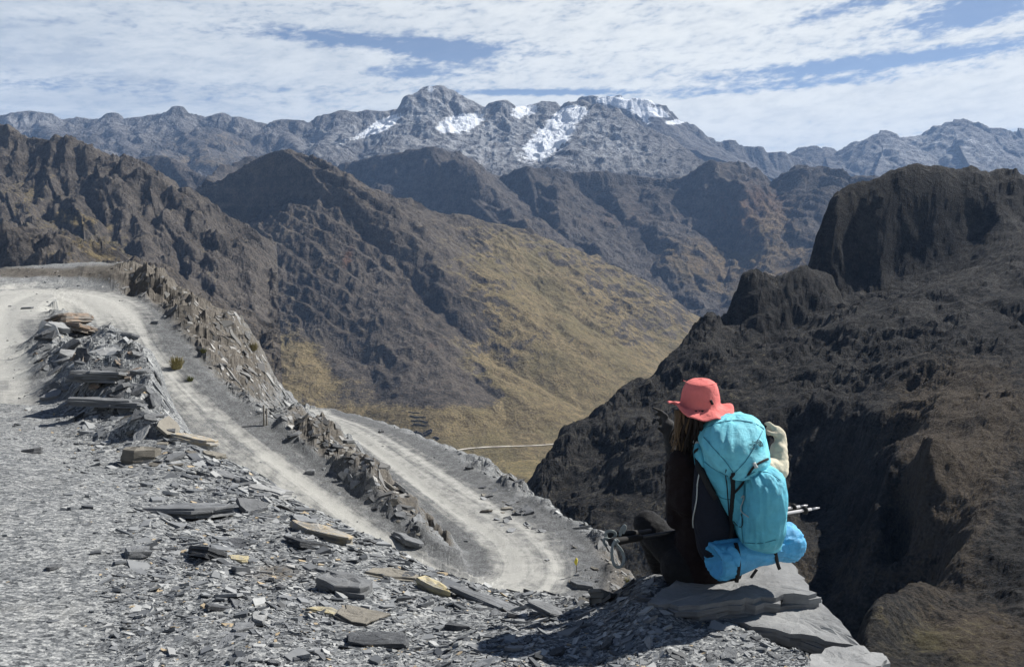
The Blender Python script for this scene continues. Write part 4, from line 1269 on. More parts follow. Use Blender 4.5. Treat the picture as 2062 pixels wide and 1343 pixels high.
def slab_mesh(name, seed, n=9, L=1.0, W=0.6, T=0.12, layers=2, sharp=0.35, bump_z=0.06, taper=0.0, fine=1):
    """A split stone plate: broken angular outline, stepped and chipped cleavage edges, uneven top. Unit length along x, base at z = 0."""
    r = random.Random(seed)
    # outline: a rough box cut by random chords
    poly = [(-.5, -.5), (.5, -.5), (.5, .5), (-.5, .5)]
    for _ in range(r.randint(4, 7)):
        a = r.uniform(0, 2 * math.pi)
        d = r.uniform(.33, .52)
        nx, ny = math.cos(a), math.sin(a)
        out = []
        for (x1, y1), (x2, y2) in zip(poly, poly[1:] + poly[:1]):
            s1, s2 = x1 * nx + y1 * ny - d, x2 * nx + y2 * ny - d
            if s1 <= 0:
                out.append((x1, y1))
            if s1 * s2 < 0:
                f = s1 / (s1 - s2)
                out.append((x1 + (x2 - x1) * f, y1 + (y2 - y1) * f))
        if len(out) >= 4:
            poly = out
    base = []
    for (x1, y1), (x2, y2) in zip(poly, poly[1:] + poly[:1]):
        e = math.hypot(x2 - x1, y2 - y1)
        m = max(1, int(round(e * n / 2.6)))
        for k in range(m):
            f = (k + (r.uniform(-.25, .25) if k else 0)) / m
            j = 0.035 if k else 0.012
            base.append(((x1 + (x2 - x1) * f + r.uniform(-j, j)) * L, (y1 + (y2 - y1) * f + r.uniform(-j, j)) * W))
    base = [(x, y * (1 - taper * x / (L / 2))) for x, y in base]
    n = len(base)
    V, F, rings = [], [], []
    z = 0.0
    for k in range(layers):
        th = T * r.uniform(0.6, 1.4) / layers
        ox, oy = r.uniform(-.04, .04) * L, r.uniform(-.04, .04) * W
        sh = [1.0 + r.uniform(-0.05, 0.05) for _ in range(n)]
        sh = [0.25 * sh[i - 1] + 0.5 * sh[i] + 0.25 * sh[(i + 1) % n] - (0.22 if r.random() < 0.10 else 0) for i in range(n)]
        for q, zz in ((1.0, z), (0.985, z + th * .8), (0.955, z + th)):
            ring = []
            for (x, y), s_ in zip(base, sh):
                ring.append(len(V))
                V.append((x * s_ * q * r.uniform(.985, 1.015) + ox, y * s_ * q * r.uniform(.985, 1.015) + oy, zz + (r.uniform(-.18, .18) * th if 0 < zz < T * .8 else 0)))
            rings.append(ring)
        z += th
    for f in (0.66, 0.33):
        inner = []
        for (x, y) in base:
            inner.append(len(V)); V.append((x * f + ox, y * f + oy, z + r.uniform(-bump_z, bump_z) * T))
        rings.append(inner)
    c = len(V); V.append((ox, oy, z + r.uniform(-bump_z, bump_z) * T))
    for a, b in zip(rings[:-1], rings[1:]):
        for i in range(n):
            j = (i + 1) % n
            F.append((a[i], a[j], b[j])); F.append((a[i], b[j], b[i]))
    for i in range(n):
        F.append((rings[-1][i], rings[-1][(i + 1) % n], c))
    me = bpy.data.meshes.new(name)
    me.from_pydata(V, [], F)
    me.update()
    return me


def place(o, p, yaw, scale, tilt=(0, 0), sink=0.0, up=None):
    up = up or ground_normal(p[0], p[1])
    q = up.to_track_quat('Z', 'Y').to_matrix()
    rot = q @ Euler((tilt[0], tilt[1], 0)).to_matrix() @ Matrix.Rotation(yaw, 3, 'Z') if False else q @ (Euler((tilt[0], tilt[1], 0)).to_matrix() @ Matrix.Rotation(yaw, 3, 'Z'))
    o.matrix_world = Matrix.Translation(Vector(p) - up * sink) @ rot.to_4x4() @ Matrix.Diagonal((scale[0], scale[1], scale[2], 1.0))


POOL = [slab_mesh('stone_shape', 100 + i, n=random.choice((6, 7, 8, 9)), L=1.0, W=random.uniform(.42, .85), T=random.uniform(.05, .20), layers=random.choice((1, 1, 2, 2)), taper=random.uniform(-.4, .4)) for i in range(26)]
POOLM = {}


def pooled(i, mat):
    k = (i, mat.name)
    if k not in POOLM:
        me = POOL[i].copy()
        me.materials.append(mat)
        POOLM[k] = me
    return POOLM[k]


# ---- slabs one can point at: (px, py of the middle, width px, depth px, thickness px, yaw, tilt, material, label, name)
HERO = [
    (385, 1022, 176, 130, 26, -4, (18, 0), M_SLATE, 'long low dark slab with a black undercut on the gravel', 'stone_slab', 1),
    (408, 1104, 78, 90, 40, -28, (40, 12), M_SLATE_DARK, 'black pointed stone standing on edge beside a smaller grey one', 'stone', 2),
    (279, 1112, 52, 60, 20, -22, (12, 6), M_SLATE, 'small grey wedge stone alone on the gravel', 'stone', 3),
    (106, 1141, 22, 30, 12, 0, (10, 0), M_SLATE_DARK, 'tiny black stone alone on the bare gravel', 'stone', 4),
    (68, 906, 32, 40, 14, 12, (16, -10), M_SLATE_DARK, 'dark flat stone at the edge of the lay-by', 'stone', 5),
    (640, 1066, 134, 70, 34, -24, (14, 10), M_OCHRE, 'big pale slab streaked with orange above the road', 'stone_slab', 6),
    (610, 1090, 74, 60, 20, -28, (24, 12), M_SLATE_DARK, 'black slab tucked under the orange streaked slab', 'stone_slab', 7),
    (800, 1155, 104, 70, 20, -14, (12, 8), M_BROWN, 'brownish grey slab pointing at the yellow faced stone', 'stone_slab', 8),
    (874, 1182, 74, 44, 34, -28, (8, 14), M_YELLOW, 'block with a bright yellow top face', 'stone_block', 9),
    (694, 1172, 96, 80, 44, -6, (0, 8), M_SLATE_PALE, 'rough pale speckled block beside the brownish slab', 'stone_block', 10),
    (726, 1240, 92, 84, 14, -10, (10, 6), M_BROWN, 'broad smooth brown slab below the speckled block', 'stone_slab', 11),
    (648, 1226, 58, 34, 12, -14, (8, 4), M_YELLOW, 'flat stone with an orange crust beside the broad brown slab', 'stone', 12),
    (1000, 1215, 190, 60, 20, -24, (12, 14), M_SLATE, 'long sloping slab with a dark edge below the hairpin', 'stone_slab', 13),
    (1120, 1232, 110, 60, 14, -26, (12, 14), M_SLATE_PALE, 'pale layered slab just left of the shadow', 'stone_slab', 14),
    (770, 1290, 120, 60, 20, 6, (4, 4), M_SLATE, 'large blue grey slab in the rubble at the bottom', 'stone_slab', 15),
    (200, 752, 104, 100, 36, -3, (16, 2), M_SLATE_PALE, 'largest pale capped slab on the roadside heap', 'stone_slab', 16),
    (135, 642, 78, 70, 22, 16, (14, -14), M_RUST, 'rusty brown slab leaning at the top left of the heap', 'stone_slab', 17),
    (158, 655, 70, 50, 24, -34, (20, 10), M_RUST, 'tilted slab with a brown underside near the heap top', 'stone_slab', 18),
    (205, 808, 160, 60, 18, 2, (8, 2), M_SLATE_PALE, 'long pinkish grey plank of stone at the heap foot', 'stone_slab', 19),
    (278, 912, 60, 50, 44, -10, (6, 4), M_BROWN, 'squat tawny block below the heap', 'stone_block', 20),
    (386, 885, 84, 50, 20, -22, (10, 10), M_OCHRE, 'tan slab hanging at the edge above the upper road', 'stone_slab', 21),
    (424, 912, 44, 40, 16, -14, (10, 10), M_BROWN, 'olive tinted flake at the edge above the upper road', 'stone', 22),
    (545, 985, 90, 60, 24, -12, (10, 10), M_SLATE_PALE, 'pale slab above a black hollow on the crest', 'stone_slab', 23),
    (480, 1090, 40, 60, 12, 60, (8, 10), M_SLATE, 'grey triangular plate lying flat left of the orange slab', 'stone', 24),
    (482, 1124, 34, 40, 8, 30, (8, 8), M_YELLOW, 'ochre yellow flake below the grey triangular plate', 'stone', 25),
    (820, 1085, 60, 60, 16, -40, (14, 18), M_SLATE, 'dark curved plate on the crest by the hairpin', 'stone', 26),
    (1210, 1200, 44, 60, 34, 66, (50, 6), M_BROWN, 'upright buff flakes on the slope above the shadow', 'stone', 27),
    (1170, 1174, 44, 40, 14, -10, (12, 6), M_SLATE_DARK, 'dark lens shaped stone below the yellow tipped stick', 'stone', 28),
    (625, 948, 16, 14, 12, 10, (0, 0), M_SLATE_PALE, 'pale stone alone in the middle of the upper road', 'stone', 29),
    (946, 941, 18, 12, 12, -6, (0, 0), M_SLATE_DARK, 'dark block standing on the far verge of the lower road', 'stone', 30),
    (767, 868, 12, 10, 9, 0, (0, 0), M_SLATE_DARK, 'round dark boulder on the verge above the valley', 'boulder', 31),
    (742, 925, 22, 14, 9, -24, (4, 10), M_SLATE_DARK, 'dark flat stone at the top of the rubble bank', 'stone', 32),
    (1102, 1127, 10, 12, 4, 0, (0, 0), M_SLATE_PALE, 'small pale stone lying in the hairpin', 'stone', 33),
    (55, 620, 22, 20, 6, 0, (0, 0), M_SLATE_DARK, 'little dark stones between the lay-by and the bend', 'stone', 34),
    (330, 638, 10, 10, 10, 20, (30, 0), M_SLATE_PALE, 'white chip at the foot of the outcrop', 'stone', 35),
    (312, 648, 16, 12, 12, -30, (30, 0), M_SLATE_PALE, 'pale plate leaning at the foot of the outcrop', 'stone', 36),
]


HERO_AT = []


def heroes():
    for (px, py, w, dp, th, yaw, tilt, mat, label, name, sd) in HERO:
        p = ground_at(px, py + th * 0.35)
        D = p[1]
        k = D / FPX / math.cos(math.atan((py - 450) / FPX))
        n = 11 if 'slab' in name else 8
        me = slab_mesh(name, 500 + sd, n=n, L=1.0, W=1.0, T=1.0, layers=4 if 'slab' in name else 3, sharp=0.38, bump_z=0.12)
        me.materials.append(mat)
        o = bpy.data.objects.new(name, me)
        link(o)
        sink = th * k * 0.25
        place(o, p, R(yaw), (w * k * 1.08, dp * k * 0.95, th * k * 0.72), (R(tilt[0] * .8), R(-tilt[1])), sink, up=Vector((0, 0, 1)))
        tag(o, label, 'stone' if 'boulder' not in name else 'boulder')
        HERO_AT.append((px, py, sd))


heroes()


# ---- stones of the heaps and the rubble, each its own object
ZONES = [
    # polygon in the photograph, number, size range in pixels, label, group
    ([(110, 640), (160, 612), (235, 625), (270, 690), (320, 760), (345, 830), (300, 850), (210, 830), (120, 800), (60, 700)], 82, (14, 50), 'slate plate piled in the heap between lay-by and upper road', 'slate plates of the roadside heap', (M_SLATE, M_SLATE, M_SLATE_PALE, M_RUST, M_SLATE_DARK)),
    ([(210, 840), (340, 840), (420, 905), (400, 950), (300, 940), (220, 900)], 26, (16, 56), 'slate block strewn below the roadside heap', 'slate blocks below the heap', (M_SLATE, M_SLATE_DARK, M_BROWN)),
    ([(430, 930), (560, 985), (720, 1075), (860, 1140), (960, 1180), (1090, 1230), (1060, 1260), (900, 1210), (700, 1120), (560, 1060), (440, 990)], 70, (14, 52), 'slate plate strewn along the crest above the upper road', 'slate plates along the crest', (M_SLATE, M_SLATE, M_SLATE_PALE, M_SLATE_DARK)),
    ([(430, 1180), (600, 1160), (900, 1240), (1150, 1300), (1150, 1340), (420, 1340)], 34, (18, 64), 'slate shard in the rubble along the bottom edge', 'slate shards in the near rubble', (M_SLATE, M_SLATE, M_SLATE_PALE)),
    ([(1200, 1270), (1480, 1230), (1640, 1290), (1700, 1343), (1180, 1343)], 22, (16, 54), 'slate shard on the gravel in front of the seat ledge', 'slate shards before the seat ledge', (M_SLATE_PALE, M_SLATE)),
    ([(590, 868), (700, 905), (790, 980), (870, 1065), (840, 1090), (760, 1030), (660, 930), (590, 885)], 70, (9, 34), 'stone in the rubble bank between the two roads', 'stones of the rubble bank', (M_SLATE_DARK, M_SLATE_DARK, M_SLATE, M_BROWN)),
    ([(970, 975), (1060, 1020), (1110, 1090), (1080, 1100), (1010, 1060), (975, 1030)], 41, (9, 32), 'stone in the bank outside the hairpin', 'stones outside the hairpin', (M_SLATE, M_BROWN, M_SLATE_DARK, M_SLATE)),
    ([(1150, 1100), (1230, 1130), (1290, 1190), (1200, 1230), (1120, 1220), (1150, 1160)], 22, (9, 32), 'splintered stone on the slope below the hairpin', 'stones below the hairpin', (M_BROWN, M_SLATE, M_SLATE_PALE)),
]


SHORT = {1: 'the long low dark slab', 2: 'the black pointed stone on edge', 3: 'the small grey wedge stone', 6: 'the orange streaked slab', 8: 'the brownish grey pointing slab', 9: 'the yellow topped block', 10: 'the speckled block',
         11: 'the broad smooth brown slab', 13: 'the long sloping slab', 14: 'the pale slab by the shadow', 15: 'the blue grey slab', 16: 'the largest pale capped slab', 17: 'the rusty leaning slab', 19: 'the pinkish stone plank',
         20: 'the squat tawny block', 21: 'the tan edge slab', 23: 'the pale slab over a hollow', 24: 'the triangular plate', 26: 'the dark curved plate', 27: 'the upright buff flakes', 28: 'the dark lens shaped stone',
         29: 'the lone pale road stone', 30: 'the dark verge block', 32: 'the dark bank top stone', 33: 'the small pale hairpin stone'}
TAKEN = {}


def own_label(head, px, py):
    """A label from the nearest stones one can point at; None when all are taken."""
    cand = sorted((math.hypot(px - hx, (py - hy) * 1.6), hx, hy, sd) for hx, hy, sd in HERO_AT if sd in SHORT)[:9]
    for d, hx, hy, sd in cand:
        dx, dy = px - hx, (py - hy) * 1.6
        way = ('right of ' if dx > 0 else 'left of ') if abs(dx) > abs(dy) else ('in front of ' if dy > 0 else 'beyond ')
        far = 'just ' if d < 70 else ('a little way ' if d < 150 else 'well ')
        lab = head + ' ' + far + way + SHORT[sd]
        if lab not in TAKEN:
            TAKEN[lab] = 1
            return lab
    return None


def in_poly(x, y, poly):
    c = False
    for (x1, y1), (x2, y2) in zip(poly, poly[1:] + poly[:1]):
        if (y1 > y) != (y2 > y) and x < (x2 - x1) * (y - y1) / (y2 - y1) + x1:
            c = not c
    return c


def rubble_things():
    r = random.Random(5)
    for poly, count, (s0, s1), label, group, mats in ZONES:
        xs, ys = [p[0] for p in poly], [p[1] for p in poly]
        done = 0
        while done < count:
            px, py = r.uniform(min(xs), max(xs)), r.uniform(min(ys), max(ys))
            if not in_poly(px, py, poly):
                continue
            p = ground_at(px, py)
            D = p[1]
            if 'heap' in group and D > 16.5:
                py += 12
                p = ground_at(px, py)
                D = p[1]
                if D > 16.5:
                    continue
            size = (s0 + (s1 - s0) * r.random() ** (1.3 if 'heap' in group or 'crest' in group else 2.0)) * D / FPX
            o = bpy.data.objects.new('stone', pooled(r.randrange(len(POOL)), r.choice(mats)))
            link(o)
            t = 0.28 if D > 8 or s1 < 40 else 0.16
            place(o, p, r.uniform(0, 6.28), (size, size * r.uniform(.7, 1.3), size * r.uniform(.6, 1.3)), (r.gauss(0, t), r.gauss(0, t)), size * 0.03)
            tone = {'slate': 'grey', 'pale_slate': 'pale', 'dark_slate': 'blackish', 'rusty_slate': 'rust tinged', 'brown_slate': 'brownish'}[o.data.materials[0].name]
            big_ = 'large ' if size * FPX / D > s0 + 0.45 * (s1 - s0) else 'small '
            own = own_label(big_ + tone + ' ' + label.split(' in ')[0].split(' strewn')[0].split(' piled')[0].split(' on ')[0], px, py)
            tag(o, own or big_ + tone + ' ' + label, 'stone', group)
            done += 1


rubble_things()


# ---- countless chips and flakes
def chips():
    N = 190000
    px = rng.uniform(-40, 1830, N)
    lD = rng.uniform(math.log(2.3), math.log(58), N)
    D = np.exp(lD)
    x = (px - CX) / FPX * D
    z = ground_z(x, D)
    PX, PY = proj(x, D, z)
    rough = near_val(near.rough, x, D)
    keep = (PY > 540) & (PY < 1400)
    w = 0.04 + 0.96 * rough
    w *= np.where((PX < 400) & (D < 7), sstep(-120, 430, PX + 0.5 * (PY - 1130)) * 0.75 + 0.30, 1.0)
    w *= np.where(near_val(near.road, x, D) > 0.5, 0.34, 1.0)
    w *= 0.35 + 0.65 * sstep(-0.25, 0.25, fbm(x / (0.10 * D + 0.2), D / (0.10 * D + 0.2), 3, seed=201))
    w *= 1 - np.clip(1.3 * soft_poly(PX, PY, 1500, 1160, 110, 36) + 1.2 * soft_poly(PX, PY, 1620, 1238, 80, 32, 30), 0, 1) * (D < 4.3)
    # visible side only: skip what lies on slopes turned away beyond the crest
    zx = ground_z(x, D * 1.01)
    away = (zx - EYE) / (D * 1.01) < (z - EYE) / D - 0.0006
    keep &= ~away
    keep &= rng.random(N) < w
    idx = np.where(keep)[0][:56000]
    x, D, z, rough = x[idx], D[idx], z[idx], rough[idx]
    n = len(idx)
    k = 0.0025 * np.exp(rng.normal(0, 0.68, n)) * np.where(D < 8, 1.15, 1.0)
    size = np.clip(D * k, 0.010, np.minimum(0.34, 0.014 * D + 0.02))
    hgt = size * rng.uniform(0.05, 0.24, n)
    soft_ = 1 - rough
    size = np.where(soft_ > 0.5, np.minimum(size * 0.55, 0.09), size)
    m = 4
    ang = (np.arange(m)[None] + rng.uniform(-.36, .36, (n, m))) * (2 * np.pi / m) + rng.uniform(0, 6.28, (n, 1))
    rad = rng.uniform(0.45, 1.15, (n, m)) * size[:, None]
    asp = rng.uniform(0.35, 0.95, (n, 1))
    yaw = rng.normal(0.15, 0.9, (n, 1))
    lx, ly = np.cos(ang) * rad, np.sin(ang) * rad * asp
    ox, oy = lx * np.cos(yaw) - ly * np.sin(yaw), lx * np.sin(yaw) + ly * np.cos(yaw)
    h = np.maximum(0.02, 0.006 * D)
    gx = np.clip((ground_z(x + h, D) - ground_z(x - h, D)) / (2 * h), -1.5, 1.5) + rng.normal(0, 0.20, n)
    gy = np.clip((ground_z(x, D + h) - ground_z(x, D - h)) / (2 * h), -1.5, 1.5) + rng.normal(0, 0.20, n)
    zt = z[:, None] + ox * gx[:, None] + oy * gy[:, None]
    V = np.empty((n, 2 * m, 3))
    V[:, :m, 0] = x[:, None] + ox * 0.94; V[:, :m, 1] = D[:, None] + oy * 0.94; V[:, :m, 2] = zt + hgt[:, None]
    V[:, m:, 0] = x[:, None] + ox; V[:, m:, 1] = D[:, None] + oy; V[:, m:, 2] = zt - hgt[:, None] * 0.4
    tri = [(0, 1, 2), (0, 2, 3)]
    for i in range(m):
        j = (i + 1) % m
        tri += [(m + i, m + j, j), (m + i, j, i)]
    F = (np.array(tri)[None] + (np.arange(n) * 2 * m)[:, None, None]).reshape(-1, 3)
    tone = np.repeat(rng.random(n), 2 * m)
    warm = np.repeat(((rng.random(n) < 0.03) & (size < 0.012 * D) & (size < 0.05)).astype(float), 2 * m)
    brn = np.repeat(near_val(near.brown, x, D), 2 * m)
    mt, t, b = new_mat('slate_chips')
    at = lambda nm: t.node('ShaderNodeAttribute', attribute_name=nm).outputs['Fac']
    pos = t.node('ShaderNodeNewGeometry').outputs['Position']
    nz = t.noise(pos, 30.0, 4, 0.6)
    v = t.math('ADD', t.math('MULTIPLY', at('tone'), 0.75), t.math('MULTIPLY', nz, 0.3))
    col = t.ramp(v, [(0.08, (0.024, 0.027, 0.031)), (0.38, (0.095, 0.102, 0.110)), (0.70, (0.19, 0.198, 0.204)), (0.96, (0.36, 0.366, 0.358))])
    col = t.mix(t.math('MULTIPLY', at('brown'), 0.8), col, t.ramp(v, [(0.1, (0.028, 0.026, 0.024)), (0.6, (0.10, 0.094, 0.084)), (0.95, (0.28, 0.265, 0.24))]))
    col = t.mix(t.math('MULTIPLY', at('warm'), 0.8), col, (0.36, 0.28, 0.17))
    t.l.new(col, b.inputs['Base Color'])
    b.inputs['Roughness'].default_value = 0.7
    b.inputs['Specular IOR Level'].default_value = 0.35
    o = np_mesh('slate_rubble', V.reshape(-1, 3), F, mt, {'tone': tone, 'warm': warm, 'brown': brn})
    link(o)
    tag(o, kind='stuff')


chips()


# ------------------------------------------------------------------ ledge the hiker sits on
from mathutils.bvhtree import BVHTree


def at_z(px, py, z):
    a, b = U(px, py, 1.0), U(px, py, 2.0)
    r = b - a
    D = (z - EYE) / r[2]
    return np.array([r[0] * D, D, z])


def ledge_slab(name, outline, thick, mat, label, cat, seed, jag=0.014, relief=0.010, parent=None, layers=4):
    """outline: (px, py, z of the top); a thick plate of slate with chipped, stepped edges."""
    r = random.Random(seed)
    P = [at_z(*p) for p in outline]
    dens = []
    for a, b in zip(P, P[1:] + P[:1]):
        n = max(2, int(np.linalg.norm(b - a) / 0.035))
        for k in range(n):
            dens.append(a + (b - a) * k / n)
    c = sum(dens) / len(dens)
    V, F, rings = [], [], []
    def noise_z(x, y):
        return relief * float(fbm(np.array([x / 0.16]), np.array([y / 0.10]), 4, seed=seed)[0]) * 2
    edge = [p + np.array([r.uniform(-jag, jag), r.uniform(-jag, jag), 0]) for p in dens]
    z_off = 0.0
    for k in range(layers):
        th = thick / layers * r.uniform(0.7, 1.3)
        grow = [r.uniform(-jag, jag * 2.2) for _ in edge]
        smooth = [0.7 * g + 0.15 * grow[i - 1] + 0.15 * grow[(i + 1) % len(grow)] - (0.02 if r.random() < .12 else 0) for i, g in enumerate(grow)]
        for zz in (z_off, z_off - th):
            ring = []
            for p, g in zip(edge, smooth):
                d = p - c; d[2] = 0; d = d / (np.linalg.norm(d) + 1e-9)
                q = p + d * (g if k else 0)
                ring.append(len(V)); V.append((q[0], q[1], q[2] + zz + (noise_z(q[0], q[1]) if zz == 0 else 0)))
            rings.append(ring)
        z_off -= th
    n = len(edge)
    for a, b in zip(rings[:-1], rings[1:]):
        for i in range(n):
            j = (i + 1) % n
            F.append((a[i], b[i], b[j])); F.append((a[i], b[j], a[j]))
    prev = rings[0]
    for f in (0.82, 0.62, 0.42, 0.22):
        ring = []
        for p in edge:
            q = c + (p - c) * f
            ring.append(len(V)); V.append((q[0], q[1], q[2] + noise_z(q[0], q[1])))
        for i in range(n):
            j = (i + 1) % n
            F.append((ring[i], prev[i], prev[j])); F.append((ring[i], prev[j], ring[j]))
        prev = ring
    ci = len(V); V.append((c[0], c[1], c[2] + noise_z(c[0], c[1])))
    for i in range(n):
        F.append((prev[i], prev[(i + 1) % n], ci))
    o = np_mesh(name, np.array(V), np.array(F), mat)
    link(o, parent)
    if label:
        tag(o, label, cat)
    return o


M_LEDGE = slate_mat('ledge_slate', (0.10, 0.104, 0.108), (0.235, 0.24, 0.24), scale=5.0)
ledge_slab('rock_ledge', [(1310, 1212, .0), (1345, 1178, .0), (1420, 1152, .0), (1492, 1134, .0), (1545, 1124, .0), (1572, 1120, .0), (1590, 1134, .0), (1606, 1150, .0), (1640, 1194, .0), (1600, 1198, .0), (1540, 1203, .0), (1450, 1212, .0), (1380, 1222, .0)], 0.085, M_LEDGE, 'flat grey slate ledge the hiker sits on above the gorge', 'rock', 31)
ledge_slab('rock_slab', [(1478, 1243, -.07), (1512, 1222, -.07), (1560, 1214, -.065), (1598, 1200, -.06), (1646, 1198, -.06), (1668, 1222, -.06), (1690, 1252, -.06), (1716, 1280, -.06), (1736, 1302, -.065), (1690, 1296, -.055), (1640, 1280, -.055), (1570, 1268, -.055), (1510, 1262, -.055)], 0.07, M_LEDGE, 'smooth pale slab one step below the seat ledge', 'rock', 32)
ledge_slab('rock_slab', [(1606, 1330, -.02), (1660, 1306, -.02), (1742, 1298, -.02), (1752, 1314, -.02), (1772, 1312, -.02), (1790, 1332, -.02), (1746, 1352, -.02), (1690, 1362, -.02), (1630, 1356, -.02)], 0.10, M_LEDGE, 'slab corner jutting out above the gorge at the lower right', 'rock', 33)
ledge_slab('rock_slab', [(1402, 1300, -.01), (1430, 1284, -.01), (1470, 1280, -.01), (1510, 1292, -.01), (1500, 1302, -.01), (1450, 1300, -.01)], 0.05, M_SLATE_PALE, 'thin curved plate lying in the gravel below the smooth slab', 'rock', 34, jag=0.006)


# ------------------------------------------------------------------ cloth and soft shapes
def cloth(name, c, rough=0.55, var=0.12, weave=0.0, sheen=0.0):
    m, t, b = new_mat(name)
    co = t.node('ShaderNodeTexCoord').outputs['Object']
    n = t.noise(co, 14.0, 5, 0.6)
    col = t.mix(t.maprange(n, 0.3, 0.7), tuple(x * (1 - var) for x in c), tuple(min(1, x * (1 + var)) for x in c))
    t.l.new(col, b.inputs['Base Color'])
    b.inputs['Roughness'].default_value = rough
    b.inputs['Specular IOR Level'].default_value = 0.3
    b.inputs['Sheen Weight'].default_value = sheen
    h = t.math('ADD', t.noise(co, 26.0, 5, 0.6, 0.6), t.math('MULTIPLY', t.noise(co, 420.0, 2, 0.5), 0.25))
    bump(t, b, h, 0.9, 0.011)
    return m


C_CYAN = cloth('turquoise_nylon', (0.10, 0.42, 0.54), 0.6)
C_LID = cloth('pale_turquoise_nylon', (0.15, 0.52, 0.62), 0.6)
C_BLUE = cloth('sky_blue_nylon', (0.07, 0.33, 0.58), 0.5)
C_NAVY = cloth('navy_mesh', (0.006, 0.009, 0.018), 0.8)
C_BLACK = cloth('black_webbing', (0.012, 0.012, 0.013), 0.7)
C_CORD = cloth('pale_cord', (0.42, 0.45, 0.43), 0.7)
C_HAT = cloth('salmon_cotton', (0.66, 0.17, 0.155), 0.9, 0.08)
C_JACKET = cloth('dark_maroon_fleece', (0.008, 0.004, 0.0045), 0.95)
C_TROUSER = cloth('charcoal_trousers', (0.006, 0.0065, 0.008), 0.85)
C_CREAM = cloth('cream_sleeve', (0.52, 0.48, 0.37), 0.85)
C_SKIN = cloth('skin', (0.32, 0.18, 0.12), 0.6, 0.06)
C_GLOVE = cloth('dark_glove', (0.03, 0.03, 0.03), 0.8)
C_SHOE = cloth('dark_shoe', (0.03, 0.03, 0.032), 0.8)
C_HAIR = cloth('dark_brown_hair', (0.014, 0.009, 0.007), 0.5)
C_HAIR_LIGHT = cloth('light_brown_hair', (0.10, 0.065, 0.036), 0.5)  # paler brown of the locks at the left


def loft(name, rings, mat, n=72, sub=10, wr=0.0, wr_f=(9.0, 1.2), seed=0, expo=0.85, parent=None, axis=None, pinch=None):
    """Closed soft body from rings (px, py, D, half width in px, half depth in m); fold-like creases along the body."""
    rr = np.array(rings, float)
    t = np.arange(len(rr))
    tt = np.linspace(0, len(rr) - 1, (len(rr) - 1) * sub + 1)

    def cr(k):
        # Catmull-Rom through the ring values
        v = rr[:, k]
        i = np.clip(tt.astype(int), 0, len(rr) - 2); f = tt - i
        p0, p1, p2, p3 = v[np.maximum(i - 1, 0)], v[i], v[i + 1], v[np.minimum(i + 2, len(rr) - 1)]
        return 0.5 * ((2 * p1) + (-p0 + p2) * f + (2 * p0 - 5 * p1 + 4 * p2 - p3) * f ** 2 + (-p0 + 3 * p1 - 3 * p2 + p3) * f ** 3)
    px, py, D, hw, hd = [cr(k) for k in range(5)]
    th = np.linspace(0, 2 * np.pi, n, endpoint=False)
    V = np.zeros((len(tt), n, 3))
    cs, sn = np.cos(th), np.sin(th)
    ex, ey = np.sign(cs) * np.abs(cs) ** expo, np.sign(sn) * np.abs(sn) ** expo
    for k in range(len(tt)):
        c = U(px[k], py[k], D[k])
        w = max(hw[k], 0.5) * D[k] / FPX
        d = max(hd[k], 0.003)
        TH, K = th, np.full(n, k / sub)
        f = 0
        if wr:
            a = np.abs(perlin(np.cos(TH) * wr_f[0] / 3 + seed, np.sin(TH) * wr_f[0] / 3 + K * wr_f[1], seed))
            b = np.abs(perlin(np.cos(TH) * wr_f[0] + 5 * seed, np.sin(TH) * wr_f[0] + K * wr_f[1] * 1.7 + 7, seed + 3))
            g = perlin(np.cos(TH) * 1.3 + seed, np.sin(TH) * 1.3 + K * 0.6, seed + 9)
            f = wr * (1.2 * (0.3 - a) * (0.4 + 0.6 * abs(g) * 2) + 0.35 * (0.3 - b) + 0.9 * g)
        V[k, :, 0] = c[0] + ex * (w + f)
        V[k, :, 1] = c[1] + ey * (d + f)
        V[k, :, 2] = c[2] + (0.4 * f if wr else 0)
    m = len(tt)
    co = np.concatenate([V.reshape(-1, 3), V[0].mean(0)[None], V[-1].mean(0)[None]])
    idx = np.arange(m * n).reshape(m, n)
    a, b = idx[:-1], idx[1:]
    q1 = np.stack([a, np.roll(a, -1, 1), np.roll(b, -1, 1)], -1).reshape(-1, 3)
    q2 = np.stack([a, np.roll(b, -1, 1), b], -1).reshape(-1, 3)
    cap1 = np.stack([np.full(n, m * n), np.roll(idx[0], -1), idx[0]], -1)
    cap2 = np.stack([np.full(n, m * n + 1), idx[-1], np.roll(idx[-1], -1)], -1)
    o = np_mesh(name, co, np.concatenate([q1, q2, cap1, cap2]), mat, smooth=True)
    return link(o, parent)


